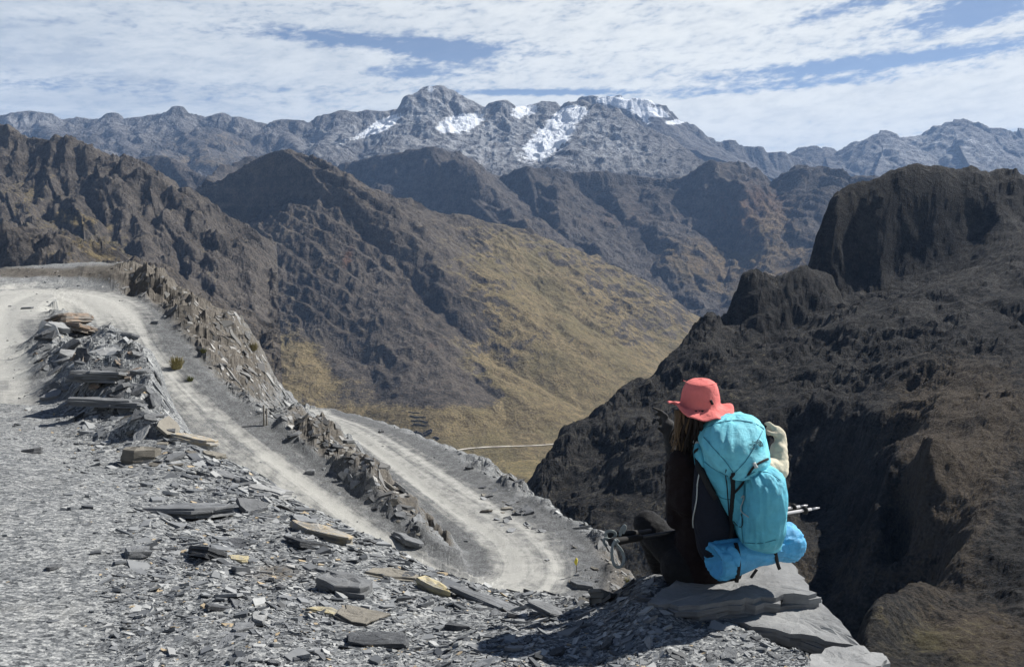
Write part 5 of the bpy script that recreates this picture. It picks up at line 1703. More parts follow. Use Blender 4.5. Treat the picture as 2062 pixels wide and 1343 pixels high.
def tube(name, pts, radii, mat, n=10, parent=None, flat=1.0, cap=True, smooth=True):
    """Sweep of a round (or flattened) section along world points."""
    P = [Vector(p) for p in pts]
    if not hasattr(radii, '__len__'):
        radii = [radii] * len(P)
    elif len(radii) != len(P):
        radii = list(np.interp(np.linspace(0, 1, len(P)), np.linspace(0, 1, len(radii)), radii))
    V, F = [], []
    up0 = Vector((0, -1, 0.2)).normalized()
    for i, p in enumerate(P):
        t = (P[min(i + 1, len(P) - 1)] - P[max(i - 1, 0)]).normalized()
        s = t.cross(up0)
        s = s.normalized() if s.length > 1e-4 else t.cross(Vector((1, 0, 0))).normalized()
        u = s.cross(t).normalized()
        for k in range(n):
            a = 2 * math.pi * k / n
            V.append(p + (s * math.cos(a) + u * math.sin(a) * flat) * radii[i])
    for i in range(len(P) - 1):
        for k in range(n):
            j = (k + 1) % n
            F.append((i * n + k, i * n + j, (i + 1) * n + j)); F.append((i * n + k, (i + 1) * n + j, (i + 1) * n + k))
    if cap:
        for e, base in ((0, 0), (1, (len(P) - 1) * n)):
            c = len(V); V.append(P[0 if e == 0 else -1])
            for k in range(n):
                j = (k + 1) % n
                F.append((c, base + j, base + k) if e == 0 else (c, base + k, base + j))
    o = np_mesh(name, np.array([tuple(v) for v in V]), np.array(F), mat, smooth=smooth)
    return link(o, parent)


def bvh_of(objs):
    V, F = [], []
    for o in objs:
        n = len(V)
        V += [o.matrix_world @ v.co for v in o.data.vertices]
        F += [tuple(i + n for i in p.vertices) for p in o.data.polygons]
    return BVHTree.FromPolygons(V, F)


def draped(bvh, pts, off=0.004, step=6.0, fall=None):
    """Points laid on a soft body along the pixel path pts; where it misses the body the distance carries on."""
    out = []
    lastD = fall
    eye = Vector((0, 0, EYE))
    for (a, b) in zip(pts[:-1], pts[1:]):
        n = max(1, int(math.hypot(b[0] - a[0], b[1] - a[1]) / step))
        for k in range(n + (1 if b is pts[-1] else 0)):
            f = k / n
            px, py = a[0] + (b[0] - a[0]) * f, a[1] + (b[1] - a[1]) * f
            d = (Vector(U(px, py, 1.0)) - eye).normalized()
            hit = bvh.ray_cast(eye, d)
            if hit[0] is not None and hit[0].y < 4.2:
                lastD = hit[0].y
                out.append(hit[0] + (hit[1] if hit[1].dot(d) < 0 else -hit[1]) * off)
            else:
                out.append(Vector(U(px, py, lastD or 3.3)))
    # light smoothing keeps webbing from following every crease
    for _ in range(2):
        out = [out[0]] + [(out[i - 1] + out[i] * 2 + out[i + 1]) / 4 for i in range(1, len(out) - 1)] + [out[-1]]
    return out


# ------------------------------------------------------------------ backpack
def backpack():
    root = bpy.data.objects.new('backpack', None)
    root.location = U(1490, 1120, 3.35)
    link(root)
    tag(root, 'large turquoise backpack on the back of the seated hiker', 'backpack')
    bag = loft('main_bag', [(1474, 862, 3.43, 30, .06), (1474, 872, 3.43, 58, .11), (1473, 900, 3.42, 68, .14), (1476, 940, 3.42, 70, .15), (1488, 980, 3.41, 65, .15), (1502, 1012, 3.40, 60, .15), (1516, 1050, 3.39, 53, .14), (1528, 1080, 3.38, 45, .13), (1532, 1096, 3.38, 36, .10), (1532, 1101, 3.38, 16, .05)], C_CYAN, wr=0.011, seed=3)
    lid = loft('lid', [(1480, 834, 3.43, 8, .02), (1480, 838, 3.42, 36, .07), (1478, 850, 3.41, 55, .115), (1476, 870, 3.40, 64, .15), (1475, 890, 3.39, 68, .165), (1477, 908, 3.38, 68, .17), (1480, 925, 3.37, 63, .165), (1480, 940, 3.35, 44, .15), (1477, 950, 3.33, 22, .12), (1476, 957, 3.31, 8, .07)], C_LID, wr=0.014, wr_f=(10.0, 0.3), seed=5)
    pocket = loft('front_pocket', [(1524, 934, 3.30, 8, .03), (1530, 942, 3.28, 26, .06), (1538, 954, 3.26, 38, .085), (1541, 972, 3.25, 40, .10), (1540, 1005, 3.24, 42, .105), (1536, 1040, 3.24, 44, .11), (1533, 1068, 3.25, 44, .11), (1531, 1088, 3.27, 40, .095), (1530, 1099, 3.29, 28, .06), (1530, 1103, 3.30, 10, .03)], C_CYAN, wr=0.014, wr_f=(11.0, 0.45), seed=8)
    panel = loft('shaded_hip_panel', [(1408, 925, 3.385, 6, .02), (1413, 945, 3.38, 14, .04), (1420, 985, 3.37, 24, .055), (1430, 1030, 3.36, 36, .06), (1442, 1075, 3.36, 44, .065), (1448, 1110, 3.36, 44, .065), (1450, 1128, 3.36, 34, .05), (1450, 1134, 3.36, 14, .03)], C_NAVY, wr=0.004, seed=12)  # dark mesh pocket plus the pack's shaded side, that shade put into the navy
    side = loft('side_pocket', [(1404, 890, 3.42, 4, .02), (1405, 900, 3.42, 9, .05), (1408, 930, 3.41, 9, .06), (1408, 960, 3.41, 7, .06), (1405, 985, 3.40, 4, .04), (1404, 1000, 3.40, 2, .01)], C_CYAN, n=36, wr=0.003, seed=14)
    for o in (bag, lid, pocket, panel, side):
        o.parent = root
        o.matrix_parent_inverse = Matrix.Translation(-root.location)
    bvh = bvh_of([bag, lid, pocket, panel])

    def strap(nm, pts, w, mat=C_BLACK, flat=0.3, off=0.006, **k):
        P = draped(bvh, pts, off, **k)
        o = tube(nm, P, [w * p.y / FPX for p in P], mat, n=8, flat=flat)
        o.parent = root
        o.matrix_parent_inverse = Matrix.Translation(-root.location)
        return o
    strap('compression_strap', [(1476, 952), (1476, 990), (1474, 1040), (1471, 1080), (1468, 1108)], 4.6, fall=3.25)
    strap('lid_strap', [(1478, 992), (1490, 980), (1502, 962), (1512, 945), (1522, 935), (1545, 924)], 2.6)
    strap('shoulder_strap', [(1402, 905), (1406, 930), (1414, 955), (1426, 980), (1440, 1004)], 6.0, fall=3.36)
    strap('hem_strap', [(1462, 945), (1463, 975), (1468, 1010), (1470, 1040)], 1.2)
    strap('load_cord', [(1408, 948), (1406, 980), (1404, 1010), (1398, 1040), (1396, 1062)], 1.3, mat=C_CORD, flat=1.0, fall=3.36)
    strap('bungee_cord', [(1492, 1002), (1496, 992), (1500, 996), (1497, 1010), (1491, 1016), (1492, 1028), (1496, 1036), (1504, 1034), (1509, 1040)], 1.2, mat=C_CORD, flat=1.0, off=0.005)
    strap('bungee_cord', [(1478, 1048), (1488, 1060), (1496, 1066), (1499, 1050), (1494, 1034)], 0.9, flat=1.0, off=0.005)
    C_SEAM = cloth('dark_turquoise_piping', (0.035, 0.20, 0.27), 0.6)
    for pts in ([(1417, 880), (1440, 905), (1462, 930), (1476, 950)], [(1535, 868), (1520, 900), (1500, 930), (1480, 951)], [(1420, 862), (1450, 850), (1485, 846), (1520, 852), (1538, 864)]):
        strap('lid_seam', pts, 1.0, mat=C_SEAM, flat=0.8, off=0.002)
    for pts in ([(1500, 966), (1496, 1010), (1494, 1060), (1497, 1092)], [(1500, 962), (1520, 948), (1545, 950), (1570, 966)], [(1412, 925), (1440, 945), (1466, 958)], [(1436, 990), (1455, 1004), (1474, 1005)], [(1500, 1092), (1530, 1094), (1562, 1086)]):
        strap('bag_seam', pts, 1.0, mat=C_SEAM, flat=0.8, off=0.002)
    bk = tube('buckle', draped(bvh, [(1518, 932), (1524, 942)], 0.006, step=3), 0.007, C_CORD, n=8, flat=0.5)
    bk.parent = root; bk.matrix_parent_inverse = Matrix.Translation(-root.location)
    tg = tube('strap_buckle', draped(bvh, [(1475, 958), (1475, 972)], 0.007, step=3), 0.011, C_BLACK, n=8, flat=0.5)
    tg.parent = root; tg.matrix_parent_inverse = Matrix.Translation(-root.location)
    # printed logo: quarter dome of three arcs with its lettering
    eye = Vector((0, 0, EYE))
    V, F = [], []

    def stamp(px, py):
        d = (Vector(U(px, py, 1.0)) - eye).normalized()
        h = bvh.ray_cast(eye, d)
        V.append(tuple(h[0] + (h[1] if h[1].dot(d) < 0 else -h[1]) * 0.002) if h[0] is not None else tuple(U(px, py, 3.27)))
        return len(V) - 1
    for r0, r1 in ((5.0, 6.4), (7.6, 9.2), (10.4, 12.2)):
        prev = None
        for k in range(9):
            a = math.pi * 0.5 * k / 8
            pair = [stamp(1524 + r * 1.0 * math.cos(a), 899 - r * 1.15 * math.sin(a)) for r in (r0, r1)]
            if prev:
                F += [(prev[0], prev[1], pair[1]), (prev[0], pair[1], pair[0])]
            prev = pair
    for line, x0, y0 in (('THE', 1513, 892.5), ('NORTH', 1507, 898.5), ('FACE', 1511, 904.5)):
        cu = bpy.data.curves.new('lettering', 'FONT')
        cu.body = line
        cu.size = 6.4
        to = bpy.data.objects.new('lettering', cu)
        scene.collection.objects.link(to)
        bpy.context.view_layer.update()
        me = bpy.data.meshes.new_from_object(to.evaluated_get(bpy.context.evaluated_depsgraph_get()))
        me.calc_loop_triangles()
        base = [stamp(x0 + v.co.x, y0 - v.co.y) for v in me.vertices]
        F += [tuple(base[i] for i in lt.vertices) for lt in me.loop_triangles]
        bpy.data.objects.remove(to)
        bpy.data.curves.remove(cu)
        bpy.data.meshes.remove(me)
    lg = np_mesh('logo_print', np.array(V), np.array(F), C_NAVY)
    link(lg, lid)
    lg.matrix_parent_inverse = (Matrix.Translation(root.location) @ lid.matrix_parent_inverse).inverted() if False else Matrix.Identity(4)
    return root, bvh


PACK, PACK_BVH = backpack()


# ------------------------------------------------------------------ blue roll strapped under the pack
def sweep_roll():
    root = bpy.data.objects.new('stuff_sack', None)
    root.location = U(1510, 1120, 3.34)
    link(root)
    tag(root, 'sky blue stuff sack rolled up and strapped under the backpack', 'stuff sack')
    A, B = Vector(U(1436, 1131, 3.26)), Vector(U(1600, 1087, 3.42))
    ax = (B - A)
    L = ax.length
    t = ax.normalized()
    s = t.cross(Vector((0, 0, 1))).normalized()
    u = s.cross(t)
    prof = [(0.10, .004), (0.06, .030), (0.035, .046), (0.0, .066), (0.02, .077), (0.07, .081), (0.2, .078), (0.38, .074), (0.55, .070), (0.68, .066), (0.76, .066), (0.82, .076), (0.9, .086), (0.97, .080), (1.02, .062), (1.045, .036), (1.05, .006)]
    m, n = 110, 72
    pk = np.linspace(0, len(prof) - 1, m)
    tt = np.interp(pk, np.arange(len(prof)), [p[0] for p in prof]); rr = np.interp(pk, np.arange(len(prof)), [p[1] for p in prof])
    th = np.linspace(0, 2 * np.pi, n, endpoint=False)
    TH, T = np.meshgrid(th, tt)
    cx, sx = np.cos(TH), np.sin(TH)
    tw = 1.1 * T
    a = np.abs(perlin(np.cos(TH + tw) * 3.2, np.sin(TH + tw) * 3.2 + T * 2.4, 21))
    b = np.abs(perlin(np.cos(TH - tw) * 6.5 + 4, np.sin(TH - tw) * 6.5 + T * 6.0, 23))
    w = 0.013 * (0.28 - a) + 0.007 * (0.28 - b) + 0.007 * perlin(cx * 1.2, sx * 1.2 + T * 5, 25)
    R_ = np.maximum(rr[:, None] + w * np.clip(rr / 0.06, 0, 1)[:, None], 0.002)
    co = np.array(A)[None, None] + np.array(ax)[None, None] * T[..., None] + (np.array(s)[None, None] * cx[..., None] + np.array(u)[None, None] * sx[..., None]) * R_[..., None]
    idx = np.arange(m * n).reshape(m, n)
    p, q = idx[:-1], idx[1:]
    F = np.concatenate([np.stack([p, np.roll(p, -1, 1), np.roll(q, -1, 1)], -1).reshape(-1, 3), np.stack([p, np.roll(q, -1, 1), q], -1).reshape(-1, 3)])
    body = np_mesh('sack_body', co.reshape(-1, 3), F, C_BLUE, smooth=True)
    link(body)
    body.parent = root; body.matrix_parent_inverse = Matrix.Translation(-root.location)
    bv = bvh_of([body])
    flap = tube('drawcord_flap', draped(bv, [(1466, 1102), (1476, 1112), (1482, 1126), (1484, 1138)], 0.006), [0.014, 0.02, 0.02, 0.008], C_BLUE, n=10, flat=0.3)
    flap.parent = root; flap.matrix_parent_inverse = Matrix.Translation(-root.location)
    for pts, w in ([(1481, 1094), (1486, 1110), (1487, 1135), (1485, 1158), (1483, 1172)], 4.4), ([(1556, 1086), (1559, 1102), (1562, 1120), (1565, 1134), (1570, 1146)], 3.8), ([(1524, 1146), (1518, 1154), (1512, 1163)], 3.2):
        P = draped(bv, pts, 0.004, fall=3.2)
        o = tube('strap', P, [w * p_.y / FPX for p_ in P], C_BLACK, n=8, flat=0.3)
        o.parent = root; o.matrix_parent_inverse = Matrix.Translation(-root.location)
    return root


sweep_roll()


# ------------------------------------------------------------------ seated hiker
def capsules_mesh(caps, voxel, name):
    """One continuous skin over tapered capsules (a, b, ra, rb)."""
    bm = bmesh.new()
    for a, b, ra, rb in caps:
        a, b = Vector(a), Vector(b)
        d = b - a
        n = 14
        q = d.to_track_quat('Z', 'Y').to_matrix() if d.length > 1e-5 else Matrix.Identity(3)
        rings = []
        L = d.length
        prof = [(-ra * math.cos(math.pi / 2 * k / 4), ra * math.sin(math.pi / 2 * k / 4)) for k in range(5)] + [(L + rb * math.sin(math.pi / 2 * k / 4), rb * math.cos(math.pi / 2 * k / 4)) for k in range(5)]
        for (h, r) in prof:
            r = max(r, 1e-4)
            rings.append([bm.verts.new(a + q @ Vector((r * math.cos(2 * math.pi * k / n), r * math.sin(2 * math.pi * k / n), h))) for k in range(n)])
        for r0, r1 in zip(rings[:-1], rings[1:]):
            for k in range(n):
                bm.faces.new((r0[k], r0[(k + 1) % n], r1[(k + 1) % n], r1[k]))
        bm.faces.new(list(reversed(rings[0]))); bm.faces.new(rings[-1])
    me = bpy.data.meshes.new(name)
    bm.to_mesh(me); bm.free()
    o = bpy.data.objects.new(name, me)
    scene.collection.objects.link(o)
    rm = o.modifiers.new('skin', 'REMESH'); rm.mode = 'VOXEL'; rm.voxel_size = voxel
    sm = o.modifiers.new('soft', 'SMOOTH'); sm.factor = 0.5; sm.iterations = 6
    bpy.context.view_layer.update()
    dg = bpy.context.evaluated_depsgraph_get()
    out = bpy.data.meshes.new_from_object(o.evaluated_get(dg))
    out.name = name
    bpy.data.objects.remove(o)
    bpy.data.meshes.remove(me)
    return out


def hiker():
    root = bpy.data.objects.new('person', None)
    root.location = U(1415, 1160, 3.5)
    link(root)
    tag(root, 'seated hiker in dark clothes and salmon sun hat, one cream sleeve raised', 'person')
    J = lambda px, py, D: Vector(U(px, py, D))
    caps, kinds = [], []

    def cap(kind, a, b, ra, rb):
        caps.append((a, b, ra, rb)); kinds.append(kind)
    pel, waist, chest, upch, neck = J(1412, 1132, 3.52), J(1414, 1070, 3.53), J(1420, 990, 3.53), J(1424, 935, 3.53), J(1412, 890, 3.52)
    cap('trouser', J(1380, 1140, 3.53), J(1446, 1140, 3.55), .115, .115)
    cap('jacket', pel, waist, .125, .118)
    cap('jacket', waist, chest, .118, .130)
    cap('jacket', chest, upch, .130, .105)
    cap('jacket', J(1384, 925, 3.49), J(1478, 925, 3.57), .062, .062)
    cap('jacket', J(1392, 1000, 3.5), J(1388, 940, 3.48), .10, .07)
    cap('skin', upch, neck, .065, .048)
    head = J(1408, 836, 3.515)
    cap('skin', neck, head, .05, .07)
    cap('skin', head, J(1408, 822, 3.53), .082, .082)
    cap('skin', J(1402, 848, 3.57), J(1402, 854, 3.58), .058, .045)        # jaw
    cap('skin', J(1399, 838, 3.61), J(1398, 842, 3.622), .014, .012)       # nose
    # left arm: upper arm down, forearm up and away, hand lifted in front of the face
    ls, le, lw = J(1372, 928, 3.47), J(1362, 1046, 3.55), J(1352, 905, 3.70)
    cap('jacket', ls, le, .060, .048)
    cap('jacket', le, J(1354, 940, 3.68), .047, .036)
    cap('glove', J(1354, 940, 3.68), lw, .030, .027)
    palm = J(1346, 858, 3.73)
    cap('glove', lw, palm, .029, .034)
    for k, (tip, mid, r) in enumerate([((1315, 821, 3.74), (1330, 828, 3.75), .0095), ((1318, 834, 3.76), (1331, 834, 3.77), .0095), ((1322, 846, 3.78), (1333, 842, 3.78), .0088), ((1326, 856, 3.78), (1336, 850, 3.78), .0080)]):
        base = J(1343 - 0.5 * k, 838 + 4.5 * k, 3.735 + .008 * k)
        cap('glove', base, J(*mid), r * 1.15, r); cap('glove', J(*mid), J(*tip), r, r * .8)
    cap('glove', J(1345, 862, 3.715), J(1334, 868, 3.71), .012, .0105); cap('glove', J(1334, 868, 3.71), J(1326, 862, 3.715), .0105, .009)
    # right arm: cream sleeve, elbow low, forearm up, hand bent over something at the face
    rs, re_, rw = J(1492, 928, 3.60), J(1568, 946, 3.70), J(1573, 892, 3.76)
    cap('jacket', rs, J(1528, 940, 3.65), .058, .052)
    cap('cream', J(1528, 940, 3.65), re_, .052, .048)
    cap('cream', re_, J(1568, 906, 3.745), .048, .042)
    cap('cream', J(1568, 904, 3.745), rw, .034, .031)
    rp = J(1570, 876, 3.775)
    cap('cream', rw, rp, .027, .030)
    cap('cream', rp, J(1564, 868, 3.78), .031, .028)
    for k, (dx, dy, dd) in enumerate([(0, 0, 0), (1, 6, .012), (2.5, 12, .022), (4, 17, .03)]):
        b0, b1, b2 = J(1562 + dx, 864 + dy, 3.775 + dd), J(1549 + dx, 852 + dy, 3.785 + dd), J(1541 + dx * 1.5, 853 + dy * 1.1 + (6 if k else 0), 3.79 + dd)
        r = (.0105, .010, .0095, .0085)[k]
        cap('cream', b0, b1, r * 1.15, r); cap('cream', b1, b2, r, r * .85)
    cap('cream', J(1566, 876, 3.755), J(1554, 874, 3.75), .012, .0105); cap('cream', J(1554, 874, 3.75), J(1545, 868, 3.76), .0105, .009)
    # legs
    cap('trouser', J(1384, 1138, 3.55), J(1304, 1056, 3.70), .098, .070)
    cap('trouser', J(1304, 1056, 3.70), J(1330, 1146, 3.78), .069, .046)
    cap('shoe', J(1330, 1150, 3.78), J(1346, 1166, 3.72), .046, .04)
    cap('shoe', J(1346, 1166, 3.72), J(1366, 1168, 3.70), .042, .034)
    cap('trouser', J(1446, 1138, 3.58), J(1535, 1082, 3.85), .095, .070)
    cap('trouser', J(1535, 1082, 3.85), J(1440, 1140, 3.90), .069, .048)
    cap('shoe', J(1440, 1140, 3.90), J(1400, 1146, 3.92), .044, .036)
    me = capsules_mesh(caps, 0.0075, 'body')
    order = ['jacket', 'trouser', 'skin', 'cream', 'glove', 'shoe']
    for mname in (C_JACKET, C_TROUSER, C_SKIN, C_CREAM, C_GLOVE, C_SHOE):
        me.materials.append(mname)
    n = len(me.polygons)
    cen = np.empty(n * 3); me.polygons.foreach_get('center', cen); cen = cen.reshape(-1, 3)
    best, which = np.full(n, 1e9), np.zeros(n, int)
    for (a, b, ra, rb), kd in zip(caps, kinds):
        a, b = np.array(a), np.array(b); d = b - a
        t = np.clip(((cen - a) @ d) / (d @ d + 1e-12), 0, 1)
        dist = np.linalg.norm(cen - (a + t[:, None] * d), axis=1) - (ra + t * (rb - ra))
        m = dist < best
        best[m] = dist[m]; which[m] = order.index(kd)
    me.polygons.foreach_set('material_index', which.astype(np.int32))
    me.polygons.foreach_set('use_smooth', np.ones(n, bool))
    # cloth creases
    V = np.empty(len(me.vertices) * 3); me.vertices.foreach_get('co', V); V = V.reshape(-1, 3)
    N = np.empty(len(me.vertices) * 3); me.vertices.foreach_get('normal', N); N = N.reshape(-1, 3)
    f = 0.006 * (0.3 - np.abs(perlin(V[:, 0] * 16 + V[:, 1] * 9, V[:, 2] * 26, 31))) + 0.003 * perlin(V[:, 0] * 40, V[:, 2] * 46 + V[:, 1] * 20, 32)
    arm = ((V[:, 0] < U(1360, 900, 3.6)[0]) & (V[:, 2] > U(1360, 900, 3.6)[2]))
    hand = (V[:, 0] > U(1538, 880, 3.7)[0]) & (V[:, 2] > U(1538, 890, 3.7)[2])
    f = np.where(arm | hand, f * 0.25, f)
    V += N * f[:, None]
    me.vertices.foreach_set('co', V.ravel()); me.update()
    body = bpy.data.objects.new('body', me)
    link(body)
    kids = [body]
    # hat
    cxy = Vector(U(1410, 814, 3.505))
    rows = []
    n = 96
    def wav(a):
        return 0.014 * math.sin(2 * a + 0.7) + 0.008 * math.sin(5 * a + 2.0) + 0.005 * math.sin(9 * a + .3)
    prof = [(0.0, .118), (.022, .1165), (.042, .112), (.058, .103), (.066, .096), (.0685, .092), (.073, .082), (.078, .064), (.082, .044), (.085, .024), (.087, .008), (.091, -.001), (.100, -.007), (.112, -.012), (.126, -.018), (.140, -.025), (.147, -.029), (.146, -.0315), (.138, -.027), (.112, -.015), (.092, -.006), (.086, -.002)]
    V, F = [], []
    for r, h in prof:
        for k in range(n):
            a = 2 * math.pi * k / n
            e = sstep(.09, .145, r)
            rr = r * (1 + 0.015 * e * math.sin(3 * a + 1)) * (1.0 if r < .06 else 1 + .012 * math.sin(4 * a + h * 60))
            zz = h + e * (wav(a) + 0.030 * max(0, -math.cos(a)) ** 3 * (1 if math.sin(a) > -0.8 else 0.6) + 0.006)
            zz += -0.006 * e * max(0, -math.sin(a))
            # dent in the crown on the left top
            if h > .1:
                zz -= 0.007 * math.exp(-((rr * math.cos(a) + .01) ** 2 + (rr * math.sin(a) + .02) ** 2) / .0012)
            crease = 0.0025 * (0.3 - abs(float(perlin(np.array([a * 3.2]), np.array([h * 46]), 41)[0]))) * (1 - e)
            V.append((cxy.x + (rr + crease) * math.cos(a), cxy.y + (rr + crease) * math.sin(a), cxy.z + zz))
    for i in range(len(prof) - 1):
        for k in range(n):
            j = (k + 1) % n
            F.append((i * n + k, (i + 1) * n + k, (i + 1) * n + j)); F.append((i * n + k, (i + 1) * n + j, i * n + j))
    hat = np_mesh('sun_hat', np.array(V), np.array(F), C_HAT, smooth=True)
    link(hat)
    kids.append(hat)
    hb = bvh_of([hat])
    seam = tube('hat_seam', draped(hb, [(1376, 766), (1392, 774), (1410, 778), (1428, 776), (1444, 772)], 0.0012), 0.0014, C_HAT, n=6)
    tog = tube('hat_toggle', draped(hb, [(1430, 806), (1434, 814)], 0.004, step=3), 0.006, C_BLACK, n=8)
    for o in (seam, tog):
        o.parent = hat
    # hair: locks falling from under the brim over the left shoulder
    r = random.Random(3)
    for nm, mat, cnt, x0, x1, spread in (('hair', C_HAIR, 120, 1366, 1452, 10), ('hair_lock', C_HAIR_LIGHT, 26, 1358, 1388, 8)):
        VV, FF = [], []
        for i in range(cnt):
            f = r.random()
            sx = x0 + (x1 - x0) * f
            side = abs(f - 0.5) * 2 if nm == 'hair' else 0.6
            L = r.uniform(58, 96) * (1.0 if f < 0.55 or nm != 'hair' else 0.72)
            D0 = 3.415 + 0.05 * side + r.uniform(-.012, .03)
            ph, am = r.uniform(0, 6.28), r.uniform(2, 5.5)
            ex = sx + r.gauss(-8 if nm == 'hair' else -6, spread) * (1 if f < .6 else .4)
            P = []
            for k in range(13):
                t = k / 12
                P.append(Vector(U(sx + (ex - sx) * t ** 1.3 + am * math.sin(ph + t * 6.5) * t, 826 + L * t, D0 - 0.012 * math.sin(t * 3.1))))
            rad = [0.0065 * (1 - 0.8 * (k / 12) ** 2) * r.uniform(.8, 1.2) for k in range(13)]
            o = tube('strand', P, rad, mat, n=5)
            base = len(VV)
            VV += [tuple(v.co) for v in o.data.vertices]
            FF += [tuple(q + base for q in pl.vertices) for pl in o.data.polygons]
            d = o.data
            bpy.data.objects.remove(o); bpy.data.meshes.remove(d)
        h = np_mesh(nm, np.array(VV), np.array(FF), mat, smooth=True)
        link(h)
        kids.append(h)
    nk = tube('collar', [U(1396 + 3 * k, 889 + 3 * math.sin(k / 9 * 3.1), 3.40 + 0.004 * abs(k - 4)) for k in range(10)], 0.006, C_CORD, n=8, flat=0.5)
    kids.append(nk)
    # small pale tab and lace of the shoe
    tab = tube('shoe_tab', [U(1342, 1148, 3.685), U(1348, 1146, 3.685), U(1351, 1141, 3.685)], 0.0035, C_CORD, n=6, flat=0.5)
    kids.append(tab)
    for o in kids:
        o.parent = root
        o.matrix_parent_inverse = Matrix.Translation(-root.location)
    return root


hiker()


# ------------------------------------------------------------------ trekking poles across the lap
M_POLE = plain('grey_aluminium', (0.33, 0.33, 0.34), 0.35, 0.1, spec=0.6)
M_POLE_D = plain('black_shaft', (0.02, 0.02, 0.022), 0.4, 0.1, spec=0.5)
M_GRIP = plain('black_grip', (0.018, 0.018, 0.018), 0.8, 0.2)
M_STRAP = cloth('pale_wrist_strap', (0.22, 0.25, 0.25), 0.8)


def pole(a, b, label, loops, blade=None):
    A, B = Vector(U(*a)), Vector(U(*b))
    root = bpy.data.objects.new('trekking_pole', None)
    root.location = A
    link(root)
    tag(root, label, 'trekking pole', 'trekking poles across the lap')
    d = B - A
    at = lambda t: A + d * t
    parts = [tube('grip', [at(0), at(.02), at(.06), at(.11), at(.135)], [.017, .021, .0165, .016, .012], M_GRIP, n=12),
             tube('upper_shaft', [at(.135), at(.50)], .009, M_POLE_D, n=12),
             tube('lock_lever', [at(.37), at(.395), at(.41)], [.012, .0135, .011], M_GRIP, n=10),
             tube('lower_shaft', [at(.50), at(.955)], .0075, M_POLE, n=12),
             tube('basket', [at(.912), at(.917), at(.924), at(.93)], [.012, .021, .021, .011], M_GRIP, n=16),
             tube('tip', [at(.955), at(.985), at(1.0)], [.006, .0055, .003], M_POLE, n=10)]
    for L in loops:
        P = resample(np.array([U(*p) for p in L]), 40)
        parts.append(tube('wrist_strap', P, .0068, M_STRAP, n=8, flat=0.16))
    for o in parts:
        o.parent = root
        o.matrix_parent_inverse = Matrix.Translation(-A)
    return root


pole((1228, 1092, 3.46), (1650, 1022, 3.98), 'trekking pole lying lower across the lap, its strap loop hanging down', [[(1240, 1086, 3.44), (1232, 1100, 3.43), (1232, 1124, 3.43), (1238, 1142, 3.43), (1248, 1144, 3.44), (1256, 1136, 3.45), (1257, 1118, 3.45), (1250, 1104, 3.45), (1240, 1096, 3.44), (1236, 1088, 3.44), (1240, 1082, 3.44), (1246, 1092, 3.44)]])
pole((1222, 1082, 3.52), (1626, 1017, 4.02), 'trekking pole lying higher across the lap, its strap looped over the grip', [[(1222, 1084, 3.49), (1218, 1072, 3.49), (1226, 1068, 3.48), (1238, 1070, 3.49), (1241, 1078, 3.5), (1230, 1088, 3.49), (1218, 1082, 3.48), (1214, 1090, 3.48), (1222, 1100, 3.48)], [(1248, 1080, 3.5), (1252, 1064, 3.5), (1258, 1057, 3.5), (1260, 1062, 3.5), (1254, 1074, 3.5)]])


# ------------------------------------------------------------------ posts, stick and tufts
M_WOOD = plain('grey_weathered_wood', (0.20, 0.185, 0.16), 0.9, 0.3, 30)


def post(px, py, top, w, label):
    p = ground_at(px, py)
    h = (py - top) / FPX * p[1]
    r = w * p[1] / FPX / 2
    o = tube('marker_post', [(p[0], p[1], p[2] - 0.08), (p[0], p[1], p[2] + h * .5), (p[0] + r * .3, p[1], p[2] + h)], [r * 1.1, r, r * .9], M_WOOD, n=8, smooth=False)
    tag(o, label, 'post', 'marker posts on the road edge')


post(532, 858, 815, 4.4, 'taller grey wooden marker post on the outer edge of the upper road')
post(537.5, 857, 822, 3.4, 'shorter grey wooden marker post standing just behind the taller one')


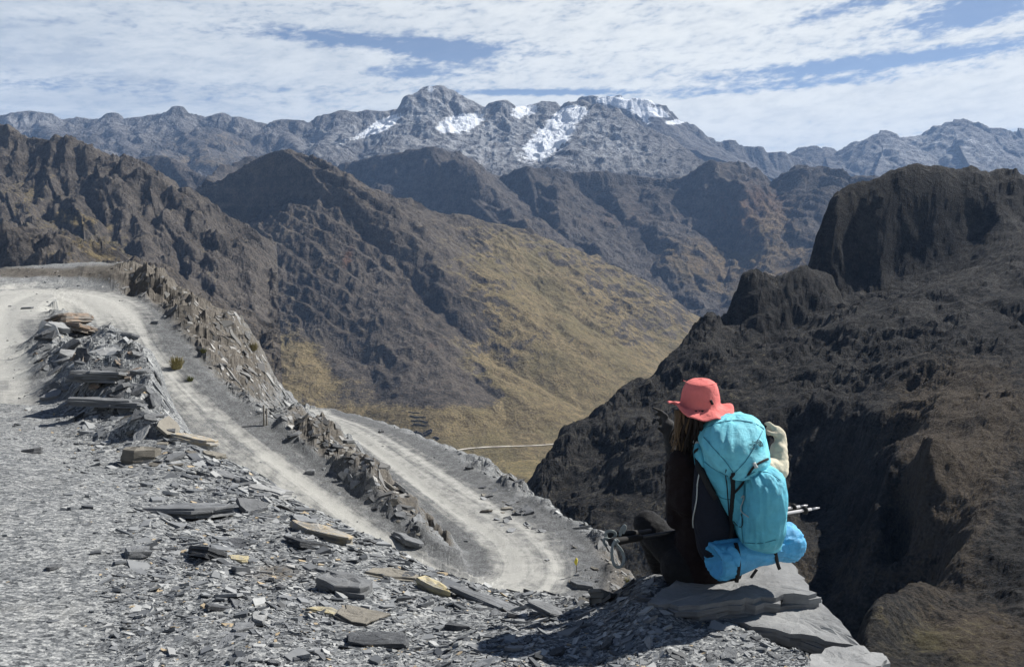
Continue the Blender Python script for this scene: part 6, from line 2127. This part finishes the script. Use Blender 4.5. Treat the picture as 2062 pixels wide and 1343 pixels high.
def yellow_stick():
    p = ground_at(1161, 1158)
    k = p[1] / FPX
    root = bpy.data.objects.new('marker_stick', None)
    root.location = p
    link(root)
    tag(root, 'thin leaning stick with a yellow rag at its top outside the hairpin', 'stick')
    a = tube('stick', [(p[0], p[1], p[2] - .05), (p[0] - 1 * k, p[1], p[2] + 40 * k)], [1.1 * k, .8 * k], M_WOOD, n=6)
    b = tube('yellow_rag', [(p[0] - .8 * k, p[1] - k, p[2] + 22 * k), (p[0] - 2.2 * k, p[1] - k, p[2] + 28 * k), (p[0] - .8 * k, p[1] - k, p[2] + 34 * k), (p[0] - 1.2 * k, p[1] - k, p[2] + 38 * k)], [1.2 * k, 3.4 * k, 3.0 * k, 1.4 * k], plain('yellow_plastic', (0.62, 0.52, 0.06), 0.6, 0.1), n=8, flat=.5)
    c = tube('base_stone', [(p[0] - 2 * k, p[1] - k, p[2]), (p[0] + 5 * k, p[1] - k, p[2] + 2 * k)], [5 * k, 4 * k], M_SLATE_PALE, n=6, smooth=False)
    for o in (a, b, c):
        o.parent = root
        o.matrix_parent_inverse = Matrix.Translation(-root.location)


yellow_stick()


def tuft(px, py, wpx, hpx, label, col, seed, count=170):
    p = ground_at(px, py)
    k = p[1] / FPX
    r = random.Random(seed)
    V, F = [], []
    for i in range(count):
        a, q = r.uniform(0, 6.28), math.sqrt(r.random())
        bx, by = p[0] + q * .22 * wpx * k * math.cos(a), p[1] + q * .22 * wpx * k * math.sin(a)
        lean = r.uniform(.1, .9)
        tx, ty = math.cos(a) * lean * wpx * k * .42, math.sin(a) * lean * wpx * k * .42
        h = hpx * k * r.uniform(.6, 1.05) * (1 - .35 * lean)
        w = .022 * wpx * k * r.uniform(.7, 1.3)
        sx, sy = -math.sin(a) * w + w * .6, math.cos(a) * w
        n = len(V)
        for t in (0, .5, .85):
            c = (bx + tx * t ** 1.6, by + ty * t ** 1.6, p[2] - .03 + h * (t - .22 * lean * t * t))
            ww = 1 - t * .75
            V += [(c[0] - sx * ww, c[1] - sy * ww, c[2]), (c[0] + sx * ww, c[1] + sy * ww, c[2])]
        V.append((bx + tx * 1.15, by + ty * 1.15, p[2] + h * (1 - .3 * lean)))
        F += [(n, n + 1, n + 3), (n, n + 3, n + 2), (n + 2, n + 3, n + 5), (n + 2, n + 5, n + 4), (n + 4, n + 5, n + 6)]
    o = np_mesh('grass_tuft', np.array(V), np.array(F), plain('tuft_straw', col, 0.9, 0.4, 20))
    link(o)
    tag(o, label, 'grass tuft')


tuft(356, 742, 40, 34, 'straw yellow bunch of grass at the foot of the outcrop', (0.22, 0.19, 0.085), 1)
tuft(383, 768, 22, 14, 'small olive green tuft on the roadside gravel below the straw yellow one', (0.10, 0.11, 0.04), 2, 110)
tuft(511, 706, 26, 22, 'pale tuft on the outer brow of the outcrop', (0.19, 0.165, 0.085), 3, 110)
tuft(1263, 1172, 18, 14, 'olive yellow tuft on the slope below the hiker\'s foot', (0.15, 0.14, 0.045), 4, 110)
tuft(410, 712, 20, 12, 'low green tuft on the outcrop face', (0.12, 0.12, 0.05), 5, 90)
